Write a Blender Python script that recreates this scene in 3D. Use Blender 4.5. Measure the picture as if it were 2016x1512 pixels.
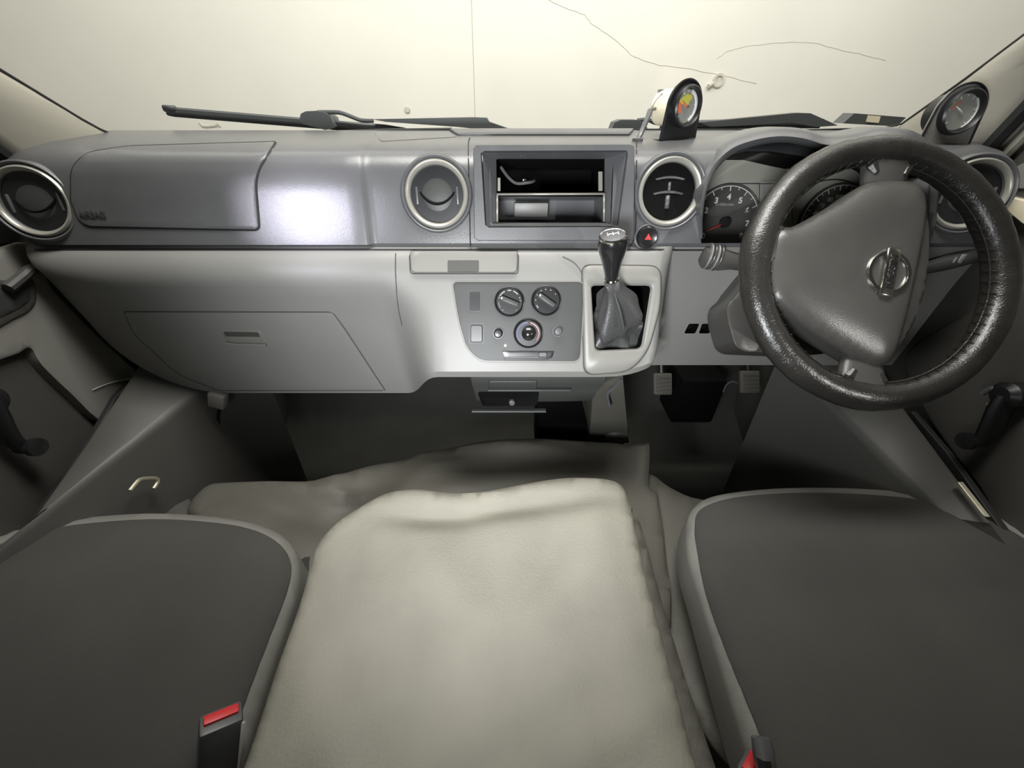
import bpy, bmesh, math, random
from mathutils import Vector, Matrix
from mathutils.bvhtree import BVHTree
from mathutils.geometry import delaunay_2d_cdt, intersect_point_line
S = bpy.context.scene
for o in list(bpy.data.objects): bpy.data.objects.remove(o)
COL = S.collection
random.seed(4)
# ------------------------------------------------------------------ camera, light, exposure
F = 760.0; TH = math.radians(36); CP = Vector((0, 0, .90))
cam = bpy.data.cameras.new('camera'); cam.sensor_width = 36; cam.lens = F / 2016 * 36
cam.clip_start = .01; cam.clip_end = 100
co = bpy.data.objects.new('camera', cam); COL.objects.link(co)
co.location = CP; co.rotation_euler = (math.pi / 2 - TH, 0, 0); S.camera = co
S.view_settings.view_transform = 'Standard'; S.view_settings.look = 'None'
S.view_settings.gamma = 1; S.view_settings.use_curve_mapping = False
S.view_settings.exposure = 0.0
W = bpy.data.worlds.new('world'); S.world = W; W.use_nodes = True
W.node_tree.nodes['Background'].inputs[0].default_value = (1, .985, .92, 1)
W.node_tree.nodes['Background'].inputs[1].default_value = 1.1
def lamp(name, kind, loc, aim, power, color, **kw):
    l = bpy.data.lights.new(name, kind); l.energy = power; l.color = color
    for k, v in kw.items(): setattr(l, k, v)
    o = bpy.data.objects.new(name, l); COL.objects.link(o); o.location = loc
    o.rotation_euler = (Vector(aim) - Vector(loc)).to_track_quat('-Z', 'Y').to_euler()
    return o
# workshop lamps beside and above the cab, plus added wall and cabin fills
lamp('window_lamp', 'SPOT', (-1.235, -1.04, 1.39), (-.285, .60, .765), 240, (.86, .84, 1), spot_size=math.radians(4.6), spot_blend=.45, shadow_soft_size=.05)
lamp('overhead_lamp', 'AREA', (0, .535, 1.75), (0, .60, .80), 20, (1, .985, .93), shape='RECTANGLE', size=.9, size_y=.32)
lamp('wall_lamp', 'AREA', (0, 1.5, 2.3), (0, 2.9, .9), 60, (1, .98, .90), shape='RECTANGLE', size=4.2, size_y=.4)  # added area light that brightens the wall ahead
lamp('spot_lamp_console', 'SPOT', (1.0, -.37, .93), (.15, .55, .66), 22, (1, .98, .93), spot_size=math.radians(24), spot_blend=.7, shadow_soft_size=.012)
lamp('cabin_lamp', 'SPOT', (-.12, -.15, .74), (.02, .60, .66), 40, (.95, .975, 1), spot_size=math.radians(95), spot_blend=1, shadow_soft_size=.10)  # added fill floating between the seats, lights the dash front

# ------------------------------------------------------------------ pixel <-> world
CT, ST = math.cos(TH), math.sin(TH)
def ray(px, py):
    u, v = (px - 1008) / F, -(py - 756) / F
    return Vector((u, CT + v * ST, -ST + v * CT))      # depth along the axis = 1
def PD(px, py, d): return CP + ray(px, py) * d
def PY(px, py, Y): r = ray(px, py); return CP + r * (Y / r.y)
def PX(px, py, x): r = ray(px, py); return CP + r * (x / r.x)
def PZ(px, py, z): r = ray(px, py); return CP + r * ((z - .9) / r.z)
def PP(px, py, p0, n):
    r = ray(px, py); return CP + r * ((Vector(p0) - CP).dot(n) / r.dot(n))
def sY(Y): return lambda x, y: (PY(x, y, Y), Vector((0, -1, 0)))
def sX(X): return lambda x, y: (PX(x, y, X), Vector((-1 if X > 0 else 1, 0, 0)))
def sZ(Z): return lambda x, y: (PZ(x, y, Z), Vector((0, 0, 1)))
def sD(D):
    n = -Vector((0, CT, -ST)); return lambda x, y: (PD(x, y, D), n)
def sP(p0, n):
    n = Vector(n).normalized(); return lambda x, y: (PP(x, y, p0, n), n)
def bvh_of(obs):
    vs, fs = [], []
    for o in obs:
        k = len(vs); vs += [o.matrix_world @ v.co for v in o.data.vertices]
        fs += [[i + k for i in p.vertices] for p in o.data.polygons]
    return BVHTree.FromPolygons(vs, fs)
def sB(tree, fallback):
    def f(x, y):
        r = ray(x, y).normalized(); p, n, i, d = tree.ray_cast(CP, r)
        if p is None: return fallback(x, y)
        if n.dot(r) > 0: n = -n
        return p, n
    return f

# ------------------------------------------------------------------ materials
def mat(name, col, rough=.5, bump=0, bscale=400, metal=0, var=0, vscale=6, coat=0, spec=.5, emis=None):
    m = bpy.data.materials.new(name); m.use_nodes = True; nt = m.node_tree; b = nt.nodes['Principled BSDF']
    b.inputs['Base Color'].default_value = (*col, 1); b.inputs['Roughness'].default_value = rough
    b.inputs['Metallic'].default_value = metal; b.inputs['Specular IOR Level'].default_value = spec
    if coat: b.inputs['Coat Weight'].default_value = coat; b.inputs['Coat Roughness'].default_value = .25
    tc = nt.nodes.new('ShaderNodeTexCoord')
    if var:
        n = nt.nodes.new('ShaderNodeTexNoise'); n.inputs['Scale'].default_value = vscale; n.inputs['Detail'].default_value = 6
        nt.links.new(tc.outputs['Object'], n.inputs['Vector'])
        mx = nt.nodes.new('ShaderNodeMix'); mx.data_type = 'RGBA'
        mx.inputs[6].default_value = (*[c * (1 - var) for c in col], 1); mx.inputs[7].default_value = (*[min(1, c * (1 + var)) for c in col], 1)
        r = nt.nodes.new('ShaderNodeMapRange'); r.inputs[1].default_value = .3; r.inputs[2].default_value = .7
        nt.links.new(n.outputs['Fac'], r.inputs[0]); nt.links.new(r.outputs[0], mx.inputs[0]); nt.links.new(mx.outputs[2], b.inputs['Base Color'])
    if bump:
        n = nt.nodes.new('ShaderNodeTexNoise'); n.inputs['Scale'].default_value = bscale; n.inputs['Detail'].default_value = 3
        nt.links.new(tc.outputs['Object'], n.inputs['Vector'])
        bp = nt.nodes.new('ShaderNodeBump'); bp.inputs['Strength'].default_value = bump; bp.inputs['Distance'].default_value = .002
        nt.links.new(n.outputs['Fac'], bp.inputs['Height']); nt.links.new(bp.outputs[0], b.inputs['Normal'])
    if emis: b.inputs['Emission Color'].default_value = (*emis, 1); b.inputs['Emission Strength'].default_value = 1
    return m
def glassmat(name, gloss=.06, tint=(1, 1, 1)):
    m = bpy.data.materials.new(name); m.use_nodes = True; nt = m.node_tree; nt.nodes.clear()
    o = nt.nodes.new('ShaderNodeOutputMaterial'); mx = nt.nodes.new('ShaderNodeMixShader'); mx.inputs[0].default_value = gloss
    t = nt.nodes.new('ShaderNodeBsdfTransparent'); t.inputs[0].default_value = (*tint, 1)
    g = nt.nodes.new('ShaderNodeBsdfGlossy'); g.inputs['Roughness'].default_value = .03
    nt.links.new(t.outputs[0], mx.inputs[1]); nt.links.new(g.outputs[0], mx.inputs[2]); nt.links.new(mx.outputs[0], o.inputs[0])
    return m
M = dict(
 dark=mat('dark_dash_plastic', (.098, .099, .102), .29, .10, 900, var=.10, vscale=9),
 dark2=mat('charcoal_bezel_plastic', (.085, .086, .09), .38, .06, 700, var=.12, vscale=25),
 black=mat('black_plastic', (.012, .012, .013), .35),
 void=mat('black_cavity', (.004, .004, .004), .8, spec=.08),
 rubber=mat('black_rubber', (.012, .012, .012), .65),
 light=mat('light_grey_plastic', (.200, .198, .188), .45, .08, 900, var=.06, vscale=5),
 light2=mat('warm_grey_plastic', (.195, .191, .176), .42, .06, 900, var=.05, vscale=7),
 pillar=mat('cream_grey_trim', (.33, .313, .262), .6, .06, 500),
 panel=mat('control_panel_plastic', (.040, .042, .040), .5, .03, 600),
 ring=mat('silver_vent_ring', (.36, .35, .31), .3, metal=.35),
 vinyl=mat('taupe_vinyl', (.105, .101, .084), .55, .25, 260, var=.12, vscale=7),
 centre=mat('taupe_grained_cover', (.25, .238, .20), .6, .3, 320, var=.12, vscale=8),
 fabric=mat('charcoal_seat_fabric', (.054, .0525, .047), .9, .5, 1200, var=.12, vscale=6),
 side=mat('grey_seat_vinyl', (.22, .215, .195), .55, .2, 500),
 floor=mat('dark_floor_mat', (.030, .030, .026), .8, .3, 300, var=.2),
 door=mat('door_trim_grey', (.062, .060, .054), .55, .1, 500),
 kick=mat('kick_panel_grey', (.085, .083, .076), .5, .1, 600),
 leather=mat('worn_black_leather', (.022, .021, .019), .26, .40, 420, var=.3, vscale=14, coat=.25),
 hub=mat('hub_pad_plastic', (.06, .058, .054), .29, .12, 900, var=.12, vscale=14),
 boot=mat('boot_leather', (.05, .05, .05), .38, .2, 400),
 knob=mat('glossy_black_knob', (.012, .012, .013), .12, coat=.5),
 chrome=mat('chrome', (.75, .74, .70), .14, metal=1),
 white=mat('white_print', (.75, .75, .72), .5),
 dimwhite=mat('grey_print', (.30, .30, .28), .5),
 red=mat('red_plastic', (.60, .03, .035), .35),
 redp=mat('red_print', (.55, .03, .03), .5),
 wiper=mat('wiper_grey', (.06, .065, .065), .5),
 metal=mat('bare_metal', (.62, .58, .45), .35, metal=.6),
 dial=mat('dial_face', (.055, .055, .05), .5),
 clface=mat('cluster_face_grey', (.34, .34, .29), .35),  # paler grey, reflections on the cluster are put into the colour
 gauge=mat('gauge_face_grey', (.33, .33, .30), .35),
 cream=mat('cream_housing', (.75, .68, .50), .5),
 yellow=mat('yellow_print', (.75, .70, .12), .5),
 orange=mat('orange_print', (.85, .22, .10), .5),
 glass=glassmat('windscreen_glass', .015), lens=glassmat('clear_lens', .05),
 roof=mat('headliner', (.5, .48, .42), .9), garage=mat('grey_garage_wall', (.2, .2, .19), .9), ground=mat('concrete_ground', (.45, .44, .4), .9, var=.1),
 crack=mat('wall_crack', (.60, .58, .51), .9), blue=mat('cold_print', (.12, .14, .25), .4), warmp=mat('warm_print', (.28, .12, .11), .4),
 tan=mat('pedal_rubber', (.10, .095, .08), .6, .3, 300),
)
# ------------------------------------------------------------------ mesh helpers
def link(name, me, m, parent=None, smooth=True, kind=None, label=None, cat=None, group=None):
    o = bpy.data.objects.new(name, me); COL.objects.link(o)
    for mm in (m if isinstance(m, (list, tuple)) else [m]): me.materials.append(M[mm])
    if smooth:
        for p in me.polygons: p.use_smooth = True
    if parent: o.parent = parent
    if kind: o['kind'] = kind
    if label: o['label'] = label
    if cat: o['category'] = cat
    if group: o['group'] = group
    return o
def mesh(name, vs, fs, m, parent=None, smooth=True, sharp=35, mi=None, **kw):
    me = bpy.data.meshes.new(name); me.from_pydata([tuple(v) for v in vs], [], [list(f) for f in fs])
    bm = bmesh.new(); bm.from_mesh(me); bmesh.ops.recalc_face_normals(bm, faces=bm.faces)
    if smooth:
        for e in bm.edges:
            if len(e.link_faces) == 2 and e.calc_face_angle(0) > math.radians(sharp): e.smooth = False
    bm.to_mesh(me); bm.free()
    if mi:
        for p, i in zip(me.polygons, mi): p.material_index = i
    return link(name, me, m, parent, smooth, **kw)
def thing(name, label, cat, loc=(0, 0, 0), group=None, kind=None):
    o = bpy.data.objects.new(name, None); COL.objects.link(o); o.empty_display_size = .05
    if label: o['label'] = label
    if cat: o['category'] = cat
    if group: o['group'] = group
    if kind: o['kind'] = kind
    return o
class MB:
    def __init__(s): s.v = []; s.f = []; s.m = []
    def add(s, vs, fs, mi=0):
        k = len(s.v); s.v += [Vector(v) for v in vs]; s.f += [[i + k for i in f] for f in fs]; s.m += [mi] * len(fs)
    def build(s, name, m, parent=None, **kw): return mesh(name, s.v, s.f, m, parent, mi=s.m, **kw)
def basis(n, up=(0, 0, 1)):
    n = Vector(n).normalized(); up = Vector(up); r = up.cross(n)
    if r.length < 1e-4: r = Vector((1, 0, 0))
    r.normalize(); return r, n.cross(r), n          # right, up, normal(towards viewer)
def lathe(mb, c, n, prof, segs=40, mi=0, up=(0, 0, 1), sx=1, sy=1):
    r, u, n = basis(n, up); vs = []; fs = []; c = Vector(c)
    for (rad, h) in prof:
        for i in range(segs):
            a = 2 * math.pi * i / segs
            vs.append(c + r * (rad * math.cos(a) * sx) + u * (rad * math.sin(a) * sy) + n * h)
    for j in range(len(prof) - 1):
        for i in range(segs):
            k = (i + 1) % segs
            fs.append((j * segs + i, j * segs + k, (j + 1) * segs + k, (j + 1) * segs + i))
    if prof[-1][0] > 1e-6: fs.append(tuple((len(prof) - 1) * segs + i for i in range(segs)))
    if prof[0][0] > 1e-6: fs.append(tuple(reversed(range(segs))))
    mb.add(vs, fs, mi)
def tube(mb, pts, rad, segs=8, mi=0, closed=False, flat=None, up=None):
    pts = [Vector(p) for p in pts]; n = len(pts); rings = []
    prev = None
    for i, p in enumerate(pts):
        if closed: t = pts[(i + 1) % n] - pts[i - 1]
        else: t = pts[min(i + 1, n - 1)] - pts[max(i - 1, 0)]
        t.normalize()
        if prev is None:
            a = Vector(up) if up else (Vector((0, 0, 1)) if abs(t.z) < .9 else Vector((1, 0, 0)))
        else: a = prev
        b = (a - t * a.dot(t)).normalized(); prev = b; c = t.cross(b)
        r = rad[i] if isinstance(rad, (list, tuple)) else rad
        fl = flat or 1
        rings.append([p + b * (r * math.cos(2 * math.pi * k / segs)) + c * (r * fl * math.sin(2 * math.pi * k / segs)) for k in range(segs)])
    vs = [v for R in rings for v in R]; fs = []
    for j in range(n if closed else n - 1):
        J = (j + 1) % n
        for k in range(segs): fs.append((j * segs + k, j * segs + (k + 1) % segs, J * segs + (k + 1) % segs, J * segs + k))
    if not closed: fs += [tuple(range(segs)), tuple((n - 1) * segs + k for k in range(segs))]
    mb.add(vs, fs, mi)
def crv(pts, k=6, closed=False):
    """Catmull-Rom through tuples of any size"""
    n = len(pts); out = []
    for i in range(n if closed else n - 1):
        g = (lambda j: pts[j % n]) if closed else (lambda j: pts[max(0, min(n - 1, j))])
        p0, p1, p2, p3 = g(i - 1), g(i), g(i + 1), g(i + 2)
        for s in range(k):
            t = s / k
            out.append(tuple(.5 * (2 * b + (c - a) * t + (2 * a - 5 * b + 4 * c - d) * t * t + (3 * b - a - 3 * c + d) * t ** 3) for a, b, c, d in zip(p0, p1, p2, p3)))
    if not closed: out.append(tuple(pts[-1]))
    return out
def rr(pts, r, k=5):
    """polygon with rounded corners; r a number or one per corner"""
    out = []; n = len(pts)
    for i in range(n):
        p = Vector(pts[i]); a = Vector(pts[i - 1]); b = Vector(pts[(i + 1) % n]); R = r[i] if isinstance(r, (list, tuple)) else r
        R = min(R, (a - p).length * .48, (b - p).length * .48)
        s = p + (a - p).normalized() * R; e = p + (b - p).normalized() * R
        for j in range(k + 1):
            t = j / k; out.append(tuple(s * (1 - t) ** 2 + p * 2 * t * (1 - t) + e * t * t))
    return out
def area2(p): return sum(p[i - 1][0] * p[i][1] - p[i][0] * p[i - 1][1] for i in range(len(p))) / 2
def offset(poly, d):
    n = len(poly); s = 1 if area2(poly) > 0 else -1; out = []
    for i in range(n):
        a, p, b = Vector(poly[i - 1][:2]), Vector(poly[i][:2]), Vector(poly[(i + 1) % n][:2])
        e1, e2 = (p - a), (b - p)
        if e1.length < 1e-9: e1 = e2
        if e2.length < 1e-9: e2 = e1
        n1 = Vector((-e1.y, e1.x)).normalized() * s; n2 = Vector((-e2.y, e2.x)).normalized() * s
        m = (n1 + n2); m = m.normalized() if m.length > 1e-6 else n1
        out.append(tuple(p + m * d))
    return out
def dens(poly, step):
    out = []; n = len(poly)
    for i in range(n):
        a, b = Vector(poly[i]), Vector(poly[(i + 1) % n]); k = max(1, int((b - a).length / step))
        for j in range(k): out.append(tuple(a + (b - a) * j / k))
    return out
def inside(p, poly):
    c = False; n = len(poly); x, y = p
    for i in range(n):
        x1, y1 = poly[i]; x2, y2 = poly[i - 1]
        if (y1 > y) != (y2 > y) and x < (x2 - x1) * (y - y1) / (y2 - y1) + x1: c = not c
    return c
def dedup(poly):
    out = []
    for p in poly:
        if not out or (Vector(p) - Vector(out[-1])).length > .25: out.append(p)
    if (Vector(out[0]) - Vector(out[-1])).length < .25: out.pop()
    return out
def slab(name, outline, surf, h, m, parent=None, back=.004, step=14, bev=2.0, hfun=None, mb=None, mi=0, **kw):
    """raised plate: outline in photo pixels laid on the real surface surf, thickness h in front and back behind"""
    outer = dedup(dens(outline, step)); inner = offset(outer, bev)
    xs = [p[0] for p in inner]; ys = [p[1] for p in inner]
    pts = [Vector(p) for p in inner]; N = len(pts)
    io = offset(inner, step * .45)
    x = min(xs) + step / 2
    while x < max(xs):
        y = min(ys) + step / 2
        while y < max(ys):
            if inside((x, y), io): pts.append(Vector((x, y)))
            y += step
        x += step
    r = delaunay_2d_cdt(pts, [(i, (i + 1) % N) for i in range(N)], [], 1, 1e-5)
    vo, fo, orig = r[0], r[2], r[3]
    idx = {}
    for j, os_ in enumerate(orig):
        for q in os_: idx[q] = j
    vs = []
    for v in vo:
        p, n = surf(v.x, v.y); hh = h + (hfun(v.x, v.y) if hfun else 0); vs.append(p + n * hh)
    fs = [tuple(f) for f in fo]; k = len(vs)
    P = [surf(*p) for p in outer]
    b1 = min(h * .45, .002)
    vs += [p + n * (h - b1 + (hfun(*q) if hfun else 0)) for (p, n), q in zip(P, outer)]; vs += [p - n * back for p, n in P]
    for i in range(N):
        j = (i + 1) % N
        fs.append((idx[i], idx[j], k + j, k + i)); fs.append((k + i, k + j, k + N + j, k + N + i))
    fs.append(tuple(k + N + i for i in range(N)))
    if mb is not None: mb.add(vs, fs, mi); return None
    o = mesh(name, vs, fs, m, parent, sharp=50, **kw); o.modifiers.new('weighted_normal', 'WEIGHTED_NORMAL').keep_sharp = True
    return o
def seam(name, pts, surf, r, m, parent=None, closed=False, lift=.0, mb=None, mi=0, **kw):
    own = mb is None
    if own: mb = MB()
    P = []
    for p in (dens(pts, 8) if closed else pts):
        q, n = surf(*p[:2]); P.append(q + n * lift)
    tube(mb, P, r, 6, mi, closed)
    if own: return mb.build(name, m, parent, **kw)
def loft(name, rows, m, parent=None, cap=True, closed=True, **kw):
    """rows: list of sections (same number of points), each a closed loop"""
    n = len(rows[0]); vs = [v for r in rows for v in r]; fs = []
    for j in range(len(rows) - 1):
        for i in range(n if closed else n - 1):
            k = (i + 1) % n; fs.append((j * n + i, j * n + k, (j + 1) * n + k, (j + 1) * n + i))
    if cap and closed: fs += [tuple(range(n)), tuple((len(rows) - 1) * n + i for i in range(n))]
    return mesh(name, vs, fs, m, parent, **kw)
def box(mb, c, s, rot=None, mi=0, bev=0):
    hx, hy, hz = [q / 2 for q in s]; R = rot or Matrix.Identity(3); c = Vector(c)
    if bev:
        bm = bmesh.new(); bmesh.ops.create_cube(bm, size=1)
        for v in bm.verts: v.co = Vector((v.co.x * s[0], v.co.y * s[1], v.co.z * s[2]))
        bmesh.ops.bevel(bm, geom=bm.edges[:], offset=bev, segments=2, affect='EDGES', profile=.5)
        mb.add([c + R @ v.co for v in bm.verts], [[v.index for v in f.verts] for f in bm.faces], mi); bm.free(); return
    vs = [c + R @ Vector((a * hx, b * hy, d * hz)) for a in (-1, 1) for b in (-1, 1) for d in (-1, 1)]
    mb.add(vs, [(0, 1, 3, 2), (4, 6, 7, 5), (0, 4, 5, 1), (2, 3, 7, 6), (0, 2, 6, 4), (1, 5, 7, 3)], mi)
def prism(outline, surf, front, back):
    P = [surf(*p) for p in outline]; n = len(P)
    nn = P[0][1]
    vs = [p + nn * front for p, _ in P] + [p - nn * back for p, _ in P]
    fs = [tuple(range(n)), tuple(n + i for i in range(n))] + [(i, (i + 1) % n, n + (i + 1) % n, n + i) for i in range(n)]
    return mesh('cutter', vs, fs, 'void', smooth=False)
def cut(o, cutters):
    for c in cutters:
        md = o.modifiers.new('b', 'BOOLEAN'); md.object = c; md.operation = 'DIFFERENCE'; md.solver = 'EXACT'
        try: md.material_mode = 'TRANSFER'
        except Exception: pass
    dg = bpy.context.evaluated_depsgraph_get()
    me = bpy.data.meshes.new_from_object(o.evaluated_get(dg)); o.modifiers.clear(); o.data = me
    for c in cutters: bpy.data.objects.remove(c)
    bm = bmesh.new(); bm.from_mesh(me)
    for e in bm.edges:
        e.smooth = not (len(e.link_faces) == 2 and e.calc_face_angle(0) > math.radians(35))
    for f in bm.faces: f.smooth = True
    bm.to_mesh(me); bm.free()
def text(name, s, c, n, size, m, parent=None, up=(0, 0, 1), depth=.0004, bold=0, mb=None, mi=0, **kw):
    cu = bpy.data.curves.new('t', 'FONT'); cu.body = s; cu.size = size; cu.align_x = 'CENTER'; cu.align_y = 'CENTER'; cu.extrude = depth; cu.offset = bold
    t = bpy.data.objects.new('t', cu); COL.objects.link(t)
    dg = bpy.context.evaluated_depsgraph_get(); me = bpy.data.meshes.new_from_object(t.evaluated_get(dg)); bpy.data.objects.remove(t)
    r, u, nn = basis(n, up); R = Matrix((r, u, nn)).transposed(); c = Vector(c)
    for v in me.vertices: v.co = R @ v.co + c
    if mb is not None:
        mb.add([v.co for v in me.vertices], [list(p.vertices) for p in me.polygons], mi); return
    me.materials.clear()
    return link(name, me, m, parent, smooth=False, **kw)

# ================================================================== SETTING
# outdoor wall, its seam and cracks
wm = mat('painted_wall', (.80, .785, .72), .9, .15, 60, var=.035, vscale=1.6)
nt = wm.node_tree; M['wall'] = wm
WY = 3.0
wall = mesh('wall_front', [(-9, WY, -1), (9, WY, -1), (9, WY, 6), (-9, WY, 6), (-9, WY + .2, -1), (9, WY + .2, -1), (9, WY + .2, 6), (-9, WY + .2, 6)],
     [(0, 1, 2, 3), (7, 6, 5, 4), (0, 4, 5, 1), (3, 2, 6, 7), (1, 5, 6, 2), (0, 3, 7, 4)], 'wall', smooth=False, kind='structure')
def wallline(name, pts, r, k=5):
    random.seed(len(pts) * 7); P = crv(pts, k); P = [(x + random.uniform(-1.5, 1.5), y + random.uniform(-1.2, 1.2)) for x, y in P]
    seam(name, P, sY(WY), r, 'crack', wall)
seam('panel_joint', [(926, -60), (928, 0), (933, 150), (936, 260)], sY(WY), .003, 'crack', wall)
wallline('crack', [(1070, -4), (1105, 12), (1150, 30), (1168, 48), (1215, 82), (1250, 112), (1300, 128), (1370, 138), (1430, 150), (1490, 165)], .0022)
wallline('crack', [(1410, 115), (1440, 98), (1480, 90), (1530, 85), (1600, 84), (1650, 98), (1700, 108), (1745, 120)], .002)
hm = MB(); c_, n_ = sY(WY)(1414, 158); lathe(hm, c_, n_, [(.035, 0), (.035, .012), (.022, .012), (.020, .004)], 20)
tube(hm, [sY(WY)(1402, 164)[0] + n_ * .01, sY(WY)(1392, 170)[0] + n_ * .02], .012); hm.build('wall_fitting', 'crack', wall)
hm = MB(); tube(hm, [sY(WY)(*p)[0] for p in crv([(393, 241), (398, 247), (406, 249), (425, 247), (430, 243), (433, 249)], 4)], .008); hm.build('scratch_mark', 'crack', wall)
hm = MB(); c_, n_ = sY(WY)(802, 216); lathe(hm, c_, n_, [(.02, 0), (.015, .01)], 10); hm.build('small_chip', 'crack', wall)
mesh('ground_outside', [(-9, -6, -.45), (9, -6, -.45), (9, WY, -.45), (-9, WY, -.45), (-9, -6, -.6), (9, -6, -.6), (9, WY, -.6), (-9, WY, -.6)],
     [(0, 1, 2, 3), (7, 6, 5, 4), (0, 4, 5, 1), (3, 2, 6, 7), (1, 5, 6, 2), (0, 3, 7, 4)], 'ground', smooth=False, kind='structure')
for nm, x in (('wall_left', -3.2), ('wall_right', 3.2)):
    mb = MB(); box(mb, (x, -1.5, 2), (.2, 8.8, 5)); mb.build(nm, 'garage', kind='structure', smooth=False)  # added unseen side walls, cut the light entering the door windows
mb = MB(); box(mb, (0, -2.8, 2.3), (6.3, 6.2, .15)); mb.build('trim_10', 'garage', kind='structure', smooth=False)  # added unseen roof over the rear, leaves sky light to the windscreen
mb = MB(); box(mb, (0, -.95, .66), (1.58, .03, 1.32)); mb.build('wall_back', 'door', kind='structure', smooth=False)  # added unseen bulkhead, stops light coming in from behind
for nm, x in (('trim_11', -.765), ('trim_12', .765)):
    mb = MB(); box(mb, (x, .93, .35), (.03, .50, .72)); mb.build(nm, 'floor', kind='structure', smooth=False)  # added dark boxes that block light gaps behind the kick panels
# cab floor with toe board and tunnel
fl = MB()
prof = [(-1.2, 0), (.88, 0), (1.00, .06), (1.10, .30), (1.14, .70), (1.16, .70), (1.13, -.03), (-1.2, -.04)]
fl.add([Vector((x, y, z)) for x in (-.80, .80) for y, z in prof], [tuple(range(8)), tuple(range(8, 16))] + [(i, (i + 1) % 8, 8 + (i + 1) % 8, 8 + i) for i in range(8)])
fl.build('floor', 'floor', kind='structure', sharp=60)
# unseen roof, its front header lowered to cut light on the seats
mesh('ceiling', [Vector((x, y, z)) for x in (-.8, .8) for y, z in ((.36, 1.240), (-.15, 1.335), (-1.6, 1.40), (.38, 1.275))],
     [(0, 1, 2, 3), (7, 6, 5, 4), (0, 4, 5, 1), (1, 5, 6, 2), (2, 6, 7, 3), (3, 7, 4, 0)], 'roof', smooth=False, kind='structure')

# ================================================================== DASHBOARD
dash = thing('dashboard', 'dark and light grey plastic dashboard across the cab under the windscreen', 'dashboard')
UP = [(.808, .861), (.80, .8625), (.745, .858), (.69, .853), (.652, .847), (.632, .838), (.621, .822), (.612, .795), (.604, .765), (.597, .742), (.5935, .729), (.602, .7225), (.80, .70)]
PC = (.66, .785)
def upsec(x):
    s = 1.0; e = min(x + .742, .742 - x)
    if e < .05: s = .62 + .38 * math.sqrt(max(0, 1 - (1 - e / .05) ** 2)) if e > 0 else .62
    t = max(0, min(1, (x + .218) / .012)); t = t * t * (3 - 2 * t)
    dy = -.004 + .008 * t
    out = []
    for i, (Y, z) in enumerate(UP):
        if 2 <= i <= 10: Y += dy if x < .3 else dy
        zz = PC[1] + (z - PC[1]) * s if z > .75 or s == 1 else z + (1 - s) * .02
        YY = .72 + (Y - .72) * (.4 + .6 * s)
        out.append(Vector((x, YY, zz)))
    return out
xs = [-.742, -.739, -.733, -.724, -.712, -.70] + [-.69 + i * .0215 for i in range(22)] + [-.218 + i * .002 for i in range(7)] + [-.20 + i * .02 for i in range(45)] + [.70, .712, .724, .733, .739, .742]
upper = loft('upper_dash', [upsec(x) for x in xs], 'dark', dash, sharp=50)
U0 = Vector((0, .600, .760)); UN = Vector((0, -1, .27)).normalized(); SU = sP(U0, UN)
vents = [(72, 398), (860, 383), (1318, 378), (1903, 384)]
vr = [.0445, .0435, .0435, .0445]
cutters = []
vc = []
tmpb = bvh_of([upper]); SB0 = sB(tmpb, SU)
for i, (vx, vy) in enumerate(vents):
    p, n = SB0(vx, vy); n = Vector((.22 if i == 0 else (-.22 if i == 3 else 0), -1, .27)).normalized(); vc.append((p + n * (.005 if i in (0, 3) else 0), n))
    mbc = MB(); lathe(mbc, p, n, [(vr[i] * .93, .03), (vr[i] * .93, -.035)], 32); cutters.append(mbc.build('cutter', 'void', smooth=False))
cutters.append(prism(rr([(965, 300), (1212, 299), (1205, 441), (966, 441)], 6, 2), SU, .03, .16))
clus = [(1384, 479), (1380, 440), (1388, 380), (1404, 335), (1440, 303), (1490, 290), (1540, 290), (1600, 304), (1640, 312), (1700, 296), (1760, 296), (1800, 318), (1828, 360), (1832, 420), (1822, 479)]
cutters.append(prism(clus, SU, .09, .14))
cut(upper, cutters)
TB = bvh_of([upper]); SB = sB(TB, SU)

# lower dash
PL = [(.604, .724), (.594, .7225), (.576, .713), (.566, .695), (.563, .674), (.571, .650), (.580, .600), (.589, .540), (.598, .480), (.603, .440), (.615, .436), (.70, .46), (.72, .65)]
PCn = [(.604, .724), (.594, .7225), (.583, .716), (.571, .692), (.557, .662), (.542, .632), (.528, .602), (.515, .574), (.507, .556), (.512, .542), (.53, .536), (.64, .52), (.72, .65)]
PR = [(.608, .724), (.600, .7225), (.605, .710), (.612, .690), (.616, .660), (.618, .630), (.620, .600), (.622, .560), (.624, .520), (.626, .4905), (.634, .488), (.70, .50), (.72, .65)]
def mixp(a, b, t): return [((1 - t) * p[0] + t * q[0], (1 - t) * p[1] + t * q[1]) for p, q in zip(a, b)]
def sm(t): t = max(0, min(1, t)); return t * t * (3 - 2 * t)
def lowsec(x):
    if x < .2: P = mixp(PL, PCn, sm((x + .205) / .085))
    else:
        t = (x - .218) / .030; t = max(0, min(1, t)); P = mixp(PCn, PR, 1 - math.sqrt(max(0, 1 - t * t)))
    if x < -.55:      # rounded lower outer corner
        t = max(0, min(1, (-.55 - x) / .182)); zb = .436 + (.60 - .436) * (1 - math.sqrt(max(0, 1 - t ** 2.2)))
        kk = (.735 - zb) / .299; P = [((.604 + (Y - .604) * kk) if Y < .604 else Y, .735 - (.735 - z) * kk) for Y, z in P]
    if .15 < x < .2475:
        kk = 1 - .24 * (1 - math.sqrt(max(0, 1 - min(1, (x - .15) / .0975) ** 2))); P = [((.604 + (Y - .604) * kk) if Y < .604 else Y, .735 - (.735 - z) * kk) for Y, z in P]
    return [Vector((x, Y, z)) for Y, z in P]
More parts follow.
